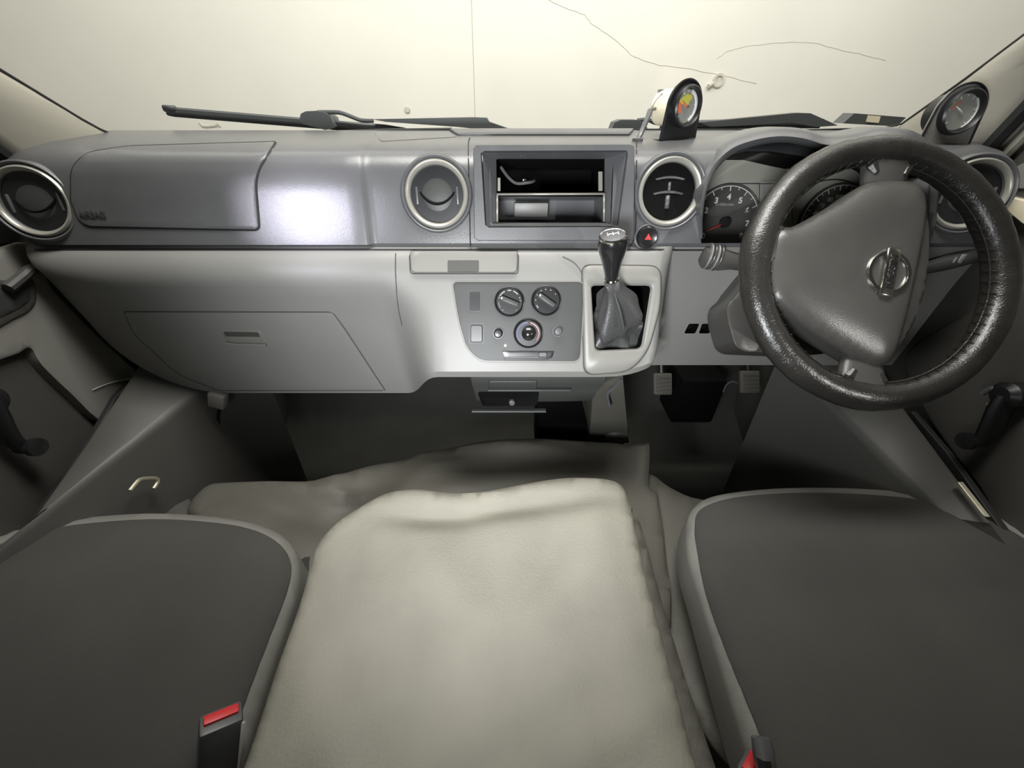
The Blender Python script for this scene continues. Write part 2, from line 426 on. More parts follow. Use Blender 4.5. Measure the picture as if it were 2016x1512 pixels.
xs = [-.732, -.731, -.728, -.723, -.715, -.705, -.69, -.67, -.645, -.62, -.59, -.55, -.50, -.45, -.40, -.35, -.30, -.25] + [-.21 + .01 * i for i in range(10)] + [-.10, -.05, 0, .05, .10, .14, .17, .19, .205, .215, .221, .227, .233, .238, .242, .245, .247, .248, .255, .30, .36, .42, .48, .54, .60, .66, .72, .735]
lower = loft('lower_dash', [lowsec(x) for x in xs], 'light', dash, sharp=55)
C0 = Vector((0, .528, .602)); CN = Vector((0, -.9, .43)).normalized(); SC = sP(C0, CN)
gearhole = rr([(1163, 562), (1282, 562), (1262, 686), (1172, 690)], 10, 3)
cutters = [prism(gearhole, SC, .04, .075)]
R0 = Vector((0, .621, .56)); SR = sP(R0, Vector((0, -1, .02)).normalized())
for q in ([(1356, 637), (1377, 637), (1369, 657), (1347, 657)], [(1382, 637), (1404, 637), (1397, 657), (1376, 657)]):
    cutters.append(prism(rr(q, 3, 2), SR, .02, .02))
cut(lower, cutters)
TL = bvh_of([lower]); SL = sB(TL, SC)

# dark / light boundary shadow gap
seam('dash_seam', [(x, 492) for x in range(70, 1440, 30)], SL, .0016, 'rubber', dash)
# airbag cover, with seam
ab = rr([(140, 330), (140, 396), (160, 447), (512, 454), (503, 345), (545, 279), (250, 288), (172, 300)], [25, 8, 26, 12, 30, 6, 20, 20], 6)
slab('airbag_cover', offset(ab, 1.5), SB, .0022, 'dark', dash, step=12, bev=1.5)
seam('airbag_seam', ab, SB, .0012, 'rubber', dash, closed=True)
pb, nb = SB(186, 423); text('airbag_lettering', 'AIRBAG', pb + nb * .0036, nb, .011, 'panel', dash, bold=.0002)
# passenger section end line and centre bezel joints
# radio bezel
bz = MB()
outer = rr([(937, 287), (1246, 287), (1244, 462), (1232, 472), (938, 472)], [12, 10, 8, 14, 10], 4)
def framed(name, outer, inner, surf, h, m, parent, back=.006, innerdepth=0, bev=1.5, mi=0):
    """frame between two closed outlines with matched angular sampling"""
    def resample(poly, N):
        L = [0]; n = len(poly)
        for i in range(n): L.append(L[-1] + (Vector(poly[(i + 1) % n]) - Vector(poly[i])).length)
        out = []
        for k in range(N):
            s = L[-1] * k / N; i = max(j for j in range(n) if L[j] <= s); t = (s - L[i]) / max(1e-9, L[i + 1] - L[i])
            out.append(Vector(poly[i]).lerp(Vector(poly[(i + 1) % n]), t))
        return out
    N = 96; O = resample(outer, N); I = resample(inner, N); O2 = offset([tuple(p) for p in O], bev); I2 = offset([tuple(p) for p in I], -bev)
    rings = []
    for poly, hh in ((O, -back), (O, h * .5), (O2, h), (I2, h), (I, h * .5), (I, -innerdepth - .001)):
        R = []
        for p in poly:
            q, n = surf(p[0], p[1]); R.append(q + n * hh)
        rings.append(R)
    n = N; vs = [v for r in rings for v in r]; fs = []
    for j in range(5):
        for i in range(n): fs.append((j * n + i, j * n + (i + 1) % n, (j + 1) * n + (i + 1) % n, (j + 1) * n + i))
    return mesh(name, vs, fs, m, parent, sharp=50)
def rect(x0, y0, x1, y1): return [(x0, y0), (x1, y0), (x1, y1), (x0, y1)]
rb = framed('radio_bezel', rr([(932, 286), (1248, 285), (1246, 474), (934, 474)], [8, 8, 16, 8], 4), rr([(948, 300), (1234, 299), (1214, 446), (957, 447)], 4, 3), SU, .006, 'dark2', dash, innerdepth=.004)
# sloped funnel walls inside the bezel
fun = MB()
def quadn(mb, pts, mi=0): mb.add(pts, [tuple(range(len(pts)))], mi)
o4 = [(950, 301), (1232, 300), (1213, 445), (958, 446)]; i4 = [(976, 307), (1198, 307), (1197, 437), (977, 437)]
OO = [SU(*p)[0] + UN * .004 for p in o4]; II = [SU(*p)[0] - UN * .022 for p in i4]
for i in range(4):
    j = (i + 1) % 4; t = (OO[i] - OO[j]).normalized() * 0
    fun.add([OO[i], OO[j], II[j], II[i], OO[i] - UN * .006, OO[j] - UN * .006, II[j] - UN * .006, II[i] - UN * .006], [(0, 1, 2, 3), (7, 6, 5, 4)])
fun.build('bezel_funnel', 'dark2', rb, sharp=20)
cv = MB()
dv = .10
def deepbox(mb, px0, py0, px1, py1, d0, d1, mi=0, th=.002):
    a = [SU(*p)[0] - UN * d0 for p in rect(px0, py0, px1, py1)]; b = [p - UN * (d1 - d0) for p in a]
    mb.add(a + b, [(0, 1, 5, 4), (1, 2, 6, 5), (2, 3, 7, 6), (3, 0, 4, 7), (4, 5, 6, 7)], mi)
deepbox(cv, 978, 308, 1196, 378, .022, .12)
cv.build('radio_cavity', 'void', rb, smooth=False)
pk = MB(); deepbox(pk, 978, 384, 1194, 436, .021, .09)
pk.build('storage_pocket', 'dark2', rb, smooth=False)
fr = MB()
for a, b in (((977, 380), (1197, 379)), ((978, 382), (978, 437)), ((1195, 381), (1195, 436))):
    tube(fr, [SU(*a)[0] - UN * .019, SU(*b)[0] - UN * .019], .0017, 6)
fr.build('pocket_edge', 'ring', rb)
for (x0, y0, x1, y1) in ((978, 345, 984, 372), (1186, 332, 1194, 372)):
    cl = MB(); q = [SU(*p)[0] - UN * .026 for p in rect(x0, y0, x1, y1)]; cl.add(q + [p - UN * .003 for p in q], [(0, 1, 2, 3), (7, 6, 5, 4), (0, 4, 5, 1), (1, 5, 6, 2), (2, 6, 7, 3), (3, 7, 4, 0)])
    cl.build('radio_clip', 'ring', rb, smooth=False)
wr = MB(); tube(wr, [SU(x, y)[0] - UN * d for x, y, d in crv([(985, 322, .03), (1000, 340, .045), (1018, 352, .05), (1045, 350, .05), (1056, 345, .06)], 5)], .0022, 6)
wr.build('loose_wire', 'dark', rb)
wr = MB(); tube(wr, [SU(1030, 346)[0] - UN * .045, SU(1042, 343)[0] - UN * .05], .002, 6); wr.build('wire_terminal', 'chrome', rb)
wr = MB(); box(wr, SU(1050, 406)[0] - UN * .075, (.055, .01, .022), bev=.002); wr.build('pocket_moulding', 'light', rb)
# centre panel joint lines
for name, L in (('panel_joint', [(925, 272), (922, 290), (924, 380), (926, 486)]), ('panel_joint', [(1252, 275), (1253, 300), (1251, 450), (1240, 486)])):
    seam(name, crv(L, 6), SB, .0009, 'rubber', dash, lift=.0004)
seam('centre_stack_joint', crv([(779, 500), (779, 540), (784, 600), (792, 640)], 6), SL, .0008, 'door', dash, lift=.0006)
seam('centre_stack_joint', crv([(1108, 505), (1135, 522), (1148, 560), (1148, 700)], 6), SL, .0006, 'door', dash, lift=.0003)
# vents
def vent(i, kind):
    p, n = vc[i]; R = vr[i]
    mb = MB(); lathe(mb, p, n, [(R * 1.22, -.012), (R * 1.20, .002), (R * 1.14, .0045), (R * 1.10, .0035), (R * 1.07, .001), (R * 1.04, .0035), (R * .99, .0055), (R * .93, .0045), (R * .88, .0), (R * .86, -.014), (R * .90, -.012)], 56)
    for k, f in enumerate(mb.f):
        j = k // 56
        mb.m[k] = 1 if 5 <= j <= 7 else 0
    v = mb.build('air_vent', ['dark', 'ring'], dash, sharp=60)
    b = MB(); lathe(b, p, n, [(R * .885, -.004), (R * .84, -.02), (R * .7, -.032), (R * .001, -.036)], 40); b.build('vent_bowl', 'void' if kind else 'black', v)
    r, u, nn = basis(n)
    if not kind:
        f = MB(); lathe(f, p - nn * .006, nn, [(R * .72, -.02), (R * .78, -.006), (R * .70, -.001), (R * .5, .002), (R * .25, .0035), (.0005, .004)], 40, sy=1.0)
        f.build('vent_flap', 'panel', v)
        s = MB(); pts = []
        for k in range(15):
            t = -1 + 2 * k / 14; x = t * R * .60; y = -R * .30 + R * .42 * abs(t) ** 2.2
            pts.append(p + r * x + u * y + nn * (.0005 - .0065 * t * t + (.002 * (1 - t * t))))
        tube(s, pts, .0017, 6); s.build('vent_finger_slot', 'void', v)
        for sd in (-1, 1):
            s = MB(); box(s, p + r * (sd * R * .68) - u * (R * .02) - nn * .005, (.0035, .006, R * .55), Matrix((r, -nn, u)).transposed(), bev=.001); s.build('vent_side_tab', 'dark', v)
    else:
        for yy, w in ((.30, .78), (-.14, .82)):
            s = MB(); pts = [p + r * (t * R * w) + u * (R * yy + R * .16 * (1 - t * t)) - nn * (.012 - .006 * (1 - t * t)) for t in [-1 + k / 6 for k in range(13)]]
            tube(s, pts, .0022, 6, flat=2.2); s.build('vent_slat', 'dark2', v)
        s = MB(); tube(s, [p + u * R * .3 - nn * .004, p + u * R * .02 - nn * .002], .0022, 6); tube(s, [p - u * R * .1 - nn * .004, p - u * R * .5 - nn * .003], .0035, 6); s.build('vent_tab', 'dark2', v)
        s = MB(); tube(s, [p + r * R * .05 + u * R * .78 - nn * .008, p + r * R * .05 + u * R * .45 - nn * .01], .002, 6); s.build('vent_pivot', 'dark', v)
for i, k in enumerate((0, 0, 1, 0)): vent(i, k)
# pods around the outer vents
# hazard switch
hp, hn = SB(1272, 467)
mb = MB(); lathe(mb, hp, hn, [(.0185, -.004), (.0185, .0025), (.0165, .0035), (.016, .002)], 32); hz = mb.build('hazard_switch', 'dark2', dash)
mb = MB(); lathe(mb, hp, hn, [(.0155, 0), (.0155, .005), (.013, .0085), (.007, .0095), (.0005, .0098)], 32); mb.build('switch_button', 'knob', hz)
r_, u_, n_ = basis(hn); mb = MB()
tr = [hp + n_ * .0103 + u_ * .0050, hp + n_ * .0100 - r_ * .005 - u_ * .0035, hp + n_ * .0100 + r_ * .005 - u_ * .0035]
mb.add(tr + [q - n_ * .002 for q in tr], [(0, 1, 2), (3, 5, 4), (0, 3, 4, 1), (1, 4, 5, 2), (2, 5, 3, 0)]); mb.build('hazard_triangle', 'redp', hz, smooth=False)
# defroster strip on the dash top
slab('defroster_grille', rr([(884, 257), (1248, 257), (1240, 267), (900, 267)], 3, 2), SB, .004, 'dark2', dash, step=16, bev=1)
slab('dash_top_pad', rr([(735, 260), (884, 259), (900, 270), (750, 279)], 5, 2), SB, .001, 'dark', dash, step=16, bev=1)
# small shadowed ledge where the centre section starts
# glovebox lid
gb = rr([(244, 613), (655, 614), (680, 648), (759, 769), (430, 769), (350, 737), (262, 656)], [6, 10, 12, 3, 8, 20, 20], 4)
gl = slab('glovebox_lid', offset(gb, 1.5), SL, .0022, 'light', dash, step=16, bev=2)
seam('glovebox_gap', gb, SL, .0009, 'door', dash, closed=True)
hd = MB(); slab('', rr([(432, 646), (515, 648), (530, 680), (452, 678)], 6, 3), SL, .0032, '', mb=hd, step=10, mi=0)
slab('', rr([(440, 650), (510, 651), (516, 662), (446, 661)], 4, 3), SL, .0036, '', mb=hd, step=10, mi=1, bev=1)
hd.build('glovebox_handle', ['light2', 'door'], gl)
hd = MB(); tube(hd, [SL(x, y)[0] + SL(x, y)[1] * .005 for x, y in ((448, 672), (470, 675), (500, 675), (527, 676))], .0025, 8); hd.build('handle_lip', 'light2', gl)
# pull-out cup tray
tr_ = slab('cup_tray', rr([(808, 499), (1019, 499), (1018, 534), (1012, 538), (816, 538), (810, 533)], [2, 2, 6, 5, 5, 6], 3), SL, .006, 'light2', dash, step=10, bev=2)
seam('tray_gap', rr([(806, 500), (1021, 500), (1020, 539), (808, 539)], 6, 3), SL, .0009, 'door', dash, closed=True)
slab('tray_finger_recess', rr([(882, 513), (944, 513), (944, 537), (882, 537)], 3, 2), SL, .0068, 'door', tr_, step=10, bev=1)
# climate control panel
cpl = rr([(890, 554), (1150, 554), (1147, 640), (1142, 712), (945, 711), (918, 686), (902, 630)], [12, 14, 30, 16, 26, 24, 30], 5)
cp = slab('control_panel', cpl, SL, .0012, 'panel', dash, step=12, bev=1.5)
seam('panel_rim', cpl, SL, .0013, 'light2', dash, closed=True)
def CK(x, y, h=0): p, n = SL(x, y); return p + n * h, n
def knob(px, py, R, ang, marks, kind=0):
    p, n = CK(px, py, .0012); r, u, n = basis(n); mb = MB()
    lathe(mb, p, n, [(R * 1.13, -.001), (R * 1.13, .0015), (R * 1.05, .0022), (R, .001), (R, .0045), (R * .94, .006), (.0005, .006)], 40, 0)
    ca, sa = math.cos(ang), math.sin(ang); ax = r * ca + u * sa; ay = n.cross(ax)
    if kind == 0:
        Rm = Matrix((ax, n, ay)).transposed(); box(mb, p + n * .009, (R * 1.45, .010, R * .34), Rm, 1, bev=.0016)
        q = p + n * .0145 - ax * R * .60; lathe(mb, q, n, [(.0014, 0), (.0012, .0005)], 8, 2)
    else:
        lathe(mb, p, n, [(R * .55, .005), (R * .52, .012), (R * .35, .016), (R * .1, .0175), (.0003, .0176)], 28, 3)
    for (a0, a1, c, w) in marks:
        pts = []
        k = 8
        for j in range(k + 1):
            a = math.radians(a0 + (a1 - a0) * j / k); pts.append(p + (r * math.cos(a) + u * math.sin(a)) * R * .80 + n * .0062)
        tube(mb, pts, w, 5, c)
    mb.build('rotary_knob', ['black', 'panel', 'white', 'knob', 'blue', 'warmp', 'dimwhite'], cp)
dot = lambda a: (a - 3, a + 3, 6, .0008)
knob(1003, 594, .0205, math.radians(-22), [(115, 150, 2, .0005), (40, 70, 2, .0005), (185, 215, 6, .0005), (80, 100, 6, .0009), dot(20), dot(5), dot(232), dot(308), (155, 165, 6, .0008)])
knob(1075, 592, .0205, math.radians(-35), [dot(a) for a in (95, 68, 35, 120, 150, 178)] + [(205, 222, 6, .001)])
knob(1040, 656, .0205, 0, [(95, 215, 4, .0012), (-40, 80, 5, .0012)], 1)
for px, py in ((981, 656), (1098, 652)):
    p, n = CK(px, py, .0012); mb = MB(); lathe(mb, p, n, [(.0095, -.001), (.0090, .0015), (.0070, .0015), (.0068, .006), (.005, .0085), (.0003, .009)], 24); mb.build('push_button', 'black' if px < 1000 else 'dark2', cp)
p, n = CK(995, 680, .0012); mb = MB(); lathe(mb, p, n, [(.003, 0), (.0025, .002), (.0003, .0025)], 12); mb.build('indicator_dot', 'dimwhite', cp)
slab('switch_blank', rr(rect(925, 575, 945, 611), 2, 2), SL, .0016, 'black', cp, step=10, bev=.6)
slab('switch_blank', rr(rect(927, 640, 950, 673), 4, 2), SL, .0035, 'black', cp, step=10, bev=1)
for r4 in (rect(922, 572, 948, 614), rect(924, 637, 953, 676)): seam('blank_rim', rr(r4, 3, 2), SL, .0006, 'dark2', cp, closed=True, lift=.0012)
slab('slider_slot', rr([(988, 690), (1092, 690), (1088, 703), (1078, 708), (994, 708)], 3, 3), SL, .0016, 'black', cp, step=10, bev=.8)
slab('slider_lever', rr(rect(1060, 693, 1076, 702), 3, 2), SL, .006, 'dark2', cp, step=8, bev=1)
mb = MB(); q = [SL(x, 704) for x in (992, 1030, 1060)]; tube(mb, [a + b * .0022 for a, b in q], .0016, 6); mb.build('slider_guide', 'dark2', cp)
# gear surround
gs = framed('gear_surround', rr([(1146, 522), (1300, 524), (1300, 600), (1276, 690), (1240, 731), (1150, 738)], [18, 24, 30, 30, 30, 22], 5),
            rr([(1163, 561), (1283, 561), (1263, 687), (1171, 691)], 10, 4), SL if False else SC, .0045, 'light2', dash, back=.012, innerdepth=.012, bev=3)
seam('gear_surround_gap', rr([(1145, 521), (1301, 523), (1301, 600), (1277, 691), (1241, 732), (1149, 739)], [18, 24, 30, 30, 30, 22], 5), SC, .0008, 'door', dash, closed=True)
# lower centre console with ashtray slots
lc = []
for x, s in ((-.135, .35), (-.128, .75), (-.115, 1), (-.06, 1.02), (0, 1.03), (.06, 1.02), (.115, 1), (.128, .75), (.135, .35)):
    xo = x + .045 if True else x
    sec = [(.545, .545), (.538, .525), (.548, .500), (.556, .480), (.560, .455), (.575, .445), (.66, .445), (.68, .545)]
    lc.append([Vector((xo * (1 - .10 * (0 if z > .5 else (.5 - z) / .055)), .66 + (Y - .66) * s, z)) for Y, z in sec])
lcon = loft('lower_console', lc, 'panel', dash, sharp=50)  # same plastic as the light dash, its shade put into a darker material
TLC = bvh_of([lcon]); SLC = sB(TLC, sY(.55))
slab('ashtray_front', rr([(962, 748), (1058, 748), (1056, 763), (964, 763)], 3, 2), SLC, .004, 'panel', lcon, step=10, bev=1)
slab('ashtray_recess', rr([(940, 771), (1062, 771), (1056, 799), (950, 799)], 5, 3), SLC, .0012, 'void', lcon, step=10, bev=1)
for nm, x0, x1, y, hh in (('console_lip', 962, 1128, 764, .004), ('console_lip', 930, 1088, 804, .006)):
    mb = MB(); tube(mb, [SLC(x, y)[0] + Vector((0, -hh, 0)) for x in range(x0, x1, 16)], .0028, 8, flat=2); mb.build(nm, 'panel', lcon)
mb = MB(); lathe(mb, SLC(1008, 791)[0], (0, -1, .2), [(.006, 0), (.005, .006), (.0004, .007)], 14); mb.build('ashtray_latch', 'dark', lcon)
# ---------------------------------------------------------------- instrument cluster
cn = Vector((0, -1, .27)).normalized(); K0 = U0 - UN * .095; SK = sP(K0, cn)
cluster = slab('instrument_cluster', [(1372, 500), (1366, 440), (1376, 380), (1396, 330), (1440, 295), (1500, 285), (1600, 290), (1700, 285), (1780, 290), (1820, 330), (1845, 380), (1845, 440), (1832, 500)], SK, .0, 'clface', dash, step=25, back=.01)
slab('cluster_mask', rr([(1374, 428), (1494, 428), (1494, 500), (1374, 500)], 4, 2), SK, .0012, 'dial', cluster, step=20)
slab('cluster_mask', rr([(1570, 452), (1830, 452), (1830, 500), (1570, 500)], 4, 2), SK, .0012, 'dial', cluster, step=20)
def disc(name, px, py, R, m, h=.003, sy=1):
    p, n = SK(px, py); mb = MB(); lathe(mb, p, n, [(R * 1.04, 0), (R * 1.04, h + .001), (R * 1.0, h), (.0005, h)], 48, sy=sy); return mb.build(name, m, cluster)
def dialmarks(px, py, R, a0, a1, n, labels, nm):
    p, nn = SK(px, py); r, u, nn = basis(nn); mb = MB()
    D = lambda a, q: p + (r * math.cos(math.radians(a)) + u * math.sin(math.radians(a))) * (R * q) + nn * .004
    tube(mb, [D(a0 + (a1 - a0) * k / 50, .97) for k in range(51)], .0008, 5)
    for k in range(n + 1):
        a = a0 + (a1 - a0) * k / n; big = k % 2 == 0
        tube(mb, [D(a, .97), D(a, .84 if big else .89)], .0008 if big else .0005, 5)
    for a, s in labels: text('', s, D(a, .68), nn, R * (.22 if len(s) < 2 else .15), '', mb=mb, bold=.0003)
    mb.build(nm, 'white', cluster, smooth=False)
disc('tachometer_dial', 1424, 438, .057, 'dial'); dialmarks(1424, 438, .057, 214, -34, 16, [(90 - 31 * (k - 4), str(k)) for k in range(9)], 'tachometer_scale')
disc('speedometer_dial', 1641, 440, .060, 'dial'); dialmarks(1641, 440, .060, 198, -2, 20, [(198 - 20 * k, str(20 * k)) for k in range(10)], 'speedometer_scale')
p, n = SK(1424, 438); mb = MB(); q = SK(1386, 455)[0]; tube(mb, [p + n * .008, q + n * .008], [.0015, .0008], 6); mb.build('tachometer_needle', 'redp', cluster)
mb = MB(); lathe(mb, p, n, [(.009, .003), (.008, .010), (.0005, .0105)], 24); mb.build('needle_hub', 'black', cluster)
p, n = SK(1641, 440); mb = MB(); lathe(mb, p, n, [(.009, .003), (.008, .010), (.0005, .0105)], 24); mb.build('needle_hub', 'black', cluster)
mb = MB(); q = SK(1606, 462)[0]; tube(mb, [p + n * .008, q + n * .008], [.0015, .0008], 6); mb.build('speedometer_needle', 'redp', cluster)
p, n = SK(1424, 403); text('dial_lettering', 'x1000r/min', p + n * .0045, n, .0065, 'dimwhite', cluster)
slab('display_window', rr(rect(1496, 355, 1566, 470), 6, 3), SK, .002, 'gauge', cluster, step=20)
for L in ([(1450, 362), (1560, 362)], [(1494, 364), (1494, 420)], [(1558, 380), (1558, 440)]):
    seam('cluster_groove', L, SK, .0007, 'panel', cluster, lift=.002)
seam('cluster_groove', crv([(1570, 380), (1600, 362), (1640, 354), (1680, 362), (1705, 385)], 5), SK, .001, 'panel', cluster, lift=.002)
# clear cover
SKg = sP(U0 - UN * .050, Vector((0, -1, .12)).normalized())
slab('cluster_lens', [(1390, 492), (1384, 440), (1392, 380), (1408, 335), (1444, 305), (1500, 292), (1600, 306), (1700, 298), (1780, 305), (1825, 360), (1830, 420), (1815, 492)], SKg, 0, 'lens', cluster, step=60, back=.0008)
# hood over the cluster
A = [(1374, 470, .605), (1374, 430, .600), (1376, 380, .598), (1392, 320, .596), (1425, 280, .598), (1480, 258, .602), (1535, 250, .604), (1585, 254, .602), (1628, 266, .600), (1680, 262, .600), (1730, 250, .600), (1785, 254, .600), (1830, 274, .600), (1858, 320, .598), (1862, 380, .598), (1856, 440, .600), (1846, 480, .605)]
B = [(1379, 470, .590), (1378, 430, .586), (1383, 380, .580), (1402, 330, .574), (1440, 293, .570), (1488, 275, .570), (1538, 268, .570), (1585, 273, .570), (1628, 285, .570), (1680, 279, .570), (1730, 268, .570), (1780, 274, .570), (1818, 298, .572), (1840, 335, .576), (1845, 380, .582), (1838, 440, .588), (1830, 480, .590)]
Cc = [(1384, 470, .594), (1384, 430, .592), (1390, 382, .588), (1408, 338, .584), (1444, 303, .582), (1490, 287, .582), (1538, 281, .582), (1585, 286, .582), (1628, 298, .582), (1680, 291, .582), (1728, 281, .582), (1775, 288, .582), (1808, 310, .584), (1828, 345, .586), (1834, 382, .590), (1828, 440, .593), (1820, 480, .594)]
def hd(L, right=-14):
    out = []
    for x, y, Y in L:
        k = sm((400 - y) / 110); out.append((x + (right if x > 1840 else (right * .6 if x > 1800 else 0)), y, Y + .062 * k))
    return out
A, B, Cc = hd(A), hd(B), hd(Cc)
rows = [crv([tuple(PY(*p)) for p in L], 5) for L in (A, B, Cc)]
rows = [[Vector(p) for p in L] for L in rows]
back = [p + Vector((0, .10, -.012)) for p in rows[0]]
rows2 = [back, [p + Vector((0, .035, -.001)) for p in rows[0]], rows[0], [a.lerp(b, .55) + Vector((0, -.002, .003)) for a, b in zip(rows[0], rows[1])], rows[1], [b.lerp(c, .5) + Vector((0, -.002, 0)) for b, c in zip(rows[1], rows[2])], rows[2], [p + Vector((0, .06, .0)) for p in rows[2]]]
npt = len(rows2[0]); secs = [[R[i] for R in rows2] for i in range(npt)]
hood = loft('cluster_hood', secs, 'dark', dash, sharp=60)
# steering column: shroud, stalks
colm = thing('steering_column', 'dark grey steering column shroud with two stalks behind the wheel', 'column')
ccen = PD(1730, 540, .56); cn2 = -Vector((0, CT, -ST))
sh = []
for k in range(7):
    t = k / 6; c = PD(1600, 600, .60).lerp(PD(1625, 500, .72), t); w = (.10, .085); s = 1.0 + .12 * math.sin(t * 3)
    rg = []
    for j in range(20):
        a = 2 * math.pi * j / 20; ca, sa = math.cos(a), math.sin(a)
        ex = abs(ca) ** .55 * (1 if ca > 0 else -1); ey = abs(sa) ** .55 * (1 if sa > 0 else -1)
        rg.append(c + Vector((1, 0, 0)) * ex * .108 * s + Vector((0, ST, CT)) * ey * .068 * s)
    sh.append(rg)
loft('column_shroud', sh, 'hub', colm, sharp=70)
slab('lower_shroud', rr([(1475, 525), (1444, 585), (1423, 604), (1426, 632), (1440, 682), (1456, 693), (1610, 700), (1720, 650), (1720, 525)], [4, 10, 12, 8, 10, 12, 20, 20, 4], 3), sD(.605), .012, 'hub', colm, step=18, bev=5, back=.05)
mb = MB(); a, b = PD(1380, 503, .60), PD(1500, 525, .60)
secs = []
for t, w, hh in ((0, .010, .014), (.03, .014, .019), (.30, .014, .018), (.5, .011, .013), (1, .008, .009)):
    c = a.lerp(b, t); secs.append([c + Vector((0, ST, CT)) * hh * math.sin(q * math.pi / 5) + Vector((0, CT, -ST)) * w * math.cos(q * math.pi / 5) for q in range(10)])
loft('indicator_stalk', secs, 'hub', colm, sharp=40)
for k in range(4):
    mb = MB(); c = a.lerp(b, .08 + k * .055); u = (b - a).normalized()
    lathe(mb, c - Vector((0, CT, -ST)) * .002, u, [(.0195, 0), (.0200, .0012), (.0195, .0024)], 20, sx=.85); mb.build('stalk_ring', 'light' if k % 2 == 0 else 'hub', colm)
a, b = PD(1925, 500, .60), PD(1760, 545, .60); secs = []
for t, w, hh in ((0, .009, .010), (.03, .011, .0135), (.35, .011, .013), (.6, .009, .010), (1, .008, .009)):
    c = a.lerp(b, t); secs.append([c + Vector((0, ST, CT)) * hh * math.sin(q * math.pi / 5) + Vector((0, CT, -ST)) * w * math.cos(q * math.pi / 5) for q in range(10)])
loft('wiper_stalk', secs, 'boot', colm, sharp=40)
mb = MB(); box(mb, PD(1893, 510, .588), (.006, .002, .014), bev=.0005); box(mb, PD(1880, 512, .588), (.002, .002, .008)); mb.build('stalk_marking', 'dimwhite', colm)
# ---------------------------------------------------------------- STEERING WHEEL
wheel = thing('steering_wheel', 'three-spoke steering wheel in a worn stitched black leather cover, turned sideways', 'steering wheel')
WD = .505; wc = PD(1727, 539, WD); wr_, wu = Vector((1, 0, 0)), Vector((0, ST, CT)); wn = cn2
wtilt = Matrix.Rotation(math.radians(-.5), 3, Vector((1, 0, 0))) @ Matrix.Rotation(0, 3, wu); wr_ = wtilt @ wr_; wn = wtilt @ wn; wu = wtilt @ wu
RM = .1612
def WP(a, r, h=0): a = math.radians(a); return wc + (wr_ * math.cos(a) + wu * math.sin(a)) * r + wn * h
random.seed(8)
vs = []; fs = []; N1, N2 = 180, 20
for i in range(N1):
    a = 360 * i / N1
    d = min(abs((a - s + 180) % 360 - 180) for s in (84, 165, 262))
    puff = 1 + .10 * math.exp(-(d / 9) ** 2) + .012 * math.sin(i * 1.7) + .01 * math.sin(i * .61)
    r0 = .0176 * puff
    for j in range(N2):
        b = 2 * math.pi * j / N2
        rr_ = r0 * (1 - .07 * math.exp(-((math.degrees((b - math.pi + math.pi) % (2 * math.pi) - math.pi)) / 14) ** 2))
        vs.append(WP(a, RM + rr_ * math.cos(b), rr_ * 1.02 * math.sin(b)))
for i in range(N1):
    for j in range(N2):
        fs.append((i * N2 + j, i * N2 + (j + 1) % N2, ((i + 1) % N1) * N2 + (j + 1) % N2, ((i + 1) % N1) * N2 + j))
rim = mesh('wheel_rim', vs, fs, 'leather', wheel, sharp=80)
ws = MB()      # lacing around the inside of the rim
tube(ws, [WP(a, RM - .0187, .004) for a in range(0, 360, 3)], .0011, 5, closed=True)
ws.build('lacing_cord', 'leather', rim)
for k in range(64):
    a = k * 360 / 64
    if min(abs((a - s + 180) % 360 - 180) for s in (84, 165, 262)) < 5: continue
    ws = MB(); tube(ws, [WP(a, RM - .0160, .0115), WP(a + 1.2, RM - .0192, .004), WP(a + 2.4, RM - .0180, -.005)], .0006, 5); ws.build('stitch', 'leather', rim)
# leather wraps at spokes
for s, w in ((84, 15), (165, 13), (262, 14)):
    secs = []
    for t in [q / 10 for q in range(11)]:
        a = s; rad = RM - .004 - t * .058; hw = (.030 - .010 * t) if True else 0; hh = .013 - .002 * t; hofs = .000 - t * .010
        C = WP(a, rad, hofs); T = (WP(a + 1, rad) - WP(a - 1, rad)).normalized()
        secs.append([C + T * hw * 1.15 * math.copysign(abs(math.cos(q * math.pi / 8)) ** .7, math.cos(q * math.pi / 8)) + wn * hh * math.sin(q * math.pi / 8) for q in range(16)])
    loft('spoke', secs, 'hub' if s != 165 else 'boot', wheel, sharp=70)
    for side in (-1, 1):
        wb = MB(); tube(wb, [WP(s + side * w * .62, RM - .0155, -.002), WP(s + side * w * .60, RM - .022, .002), WP(s + side * w * .52, RM - .031, .004)], [.007, .0075, .004], 8)
        wb.build('leather_flap', 'leather', rim)
# hub pad
pad = crv([(1531, 452), (1560, 447), (1640, 402), (1692, 368), (1745, 362), (1792, 368), (1810, 400), (1819, 460), (1816, 540), (1800, 610), (1775, 665), (1745, 708), (1718, 722), (1690, 716), (1650, 693), (1590, 655), (1535, 612), (1510, 585), (1506, 540), (1508, 490), (1516, 462)], 5, True)
def sW(D):
    p0 = wc + wn * D; return lambda x, y: (PP(x, y, p0, wn), wn)
pc = (1672, 535)
_ps = [(Vector(pad[i]), Vector(pad[(i + 1) % len(pad)])) for i in range(len(pad))]
def padh(x, y):
    p = Vector((x, y)); d = 1e9
    for a, b in _ps:
        ab = b - a; t = max(0, min(1, (p - a).dot(ab) / max(1e-9, ab.dot(ab)))); d = min(d, (a + ab * t - p).length)
    e = min(1, d / 70); fall = sm((x - 1772 + (y - 540) * .22) / 13)
    return .016 * math.sqrt(1 - (1 - e) ** 2) * (1 - .62 * fall)
hubpad = slab('hub_pad', pad, sW(-.004), .006, 'hub', wheel, back=.022, step=8, bev=2, hfun=padh)
TH_ = bvh_of([hubpad]); SH = sB(TH_, sW(.02))
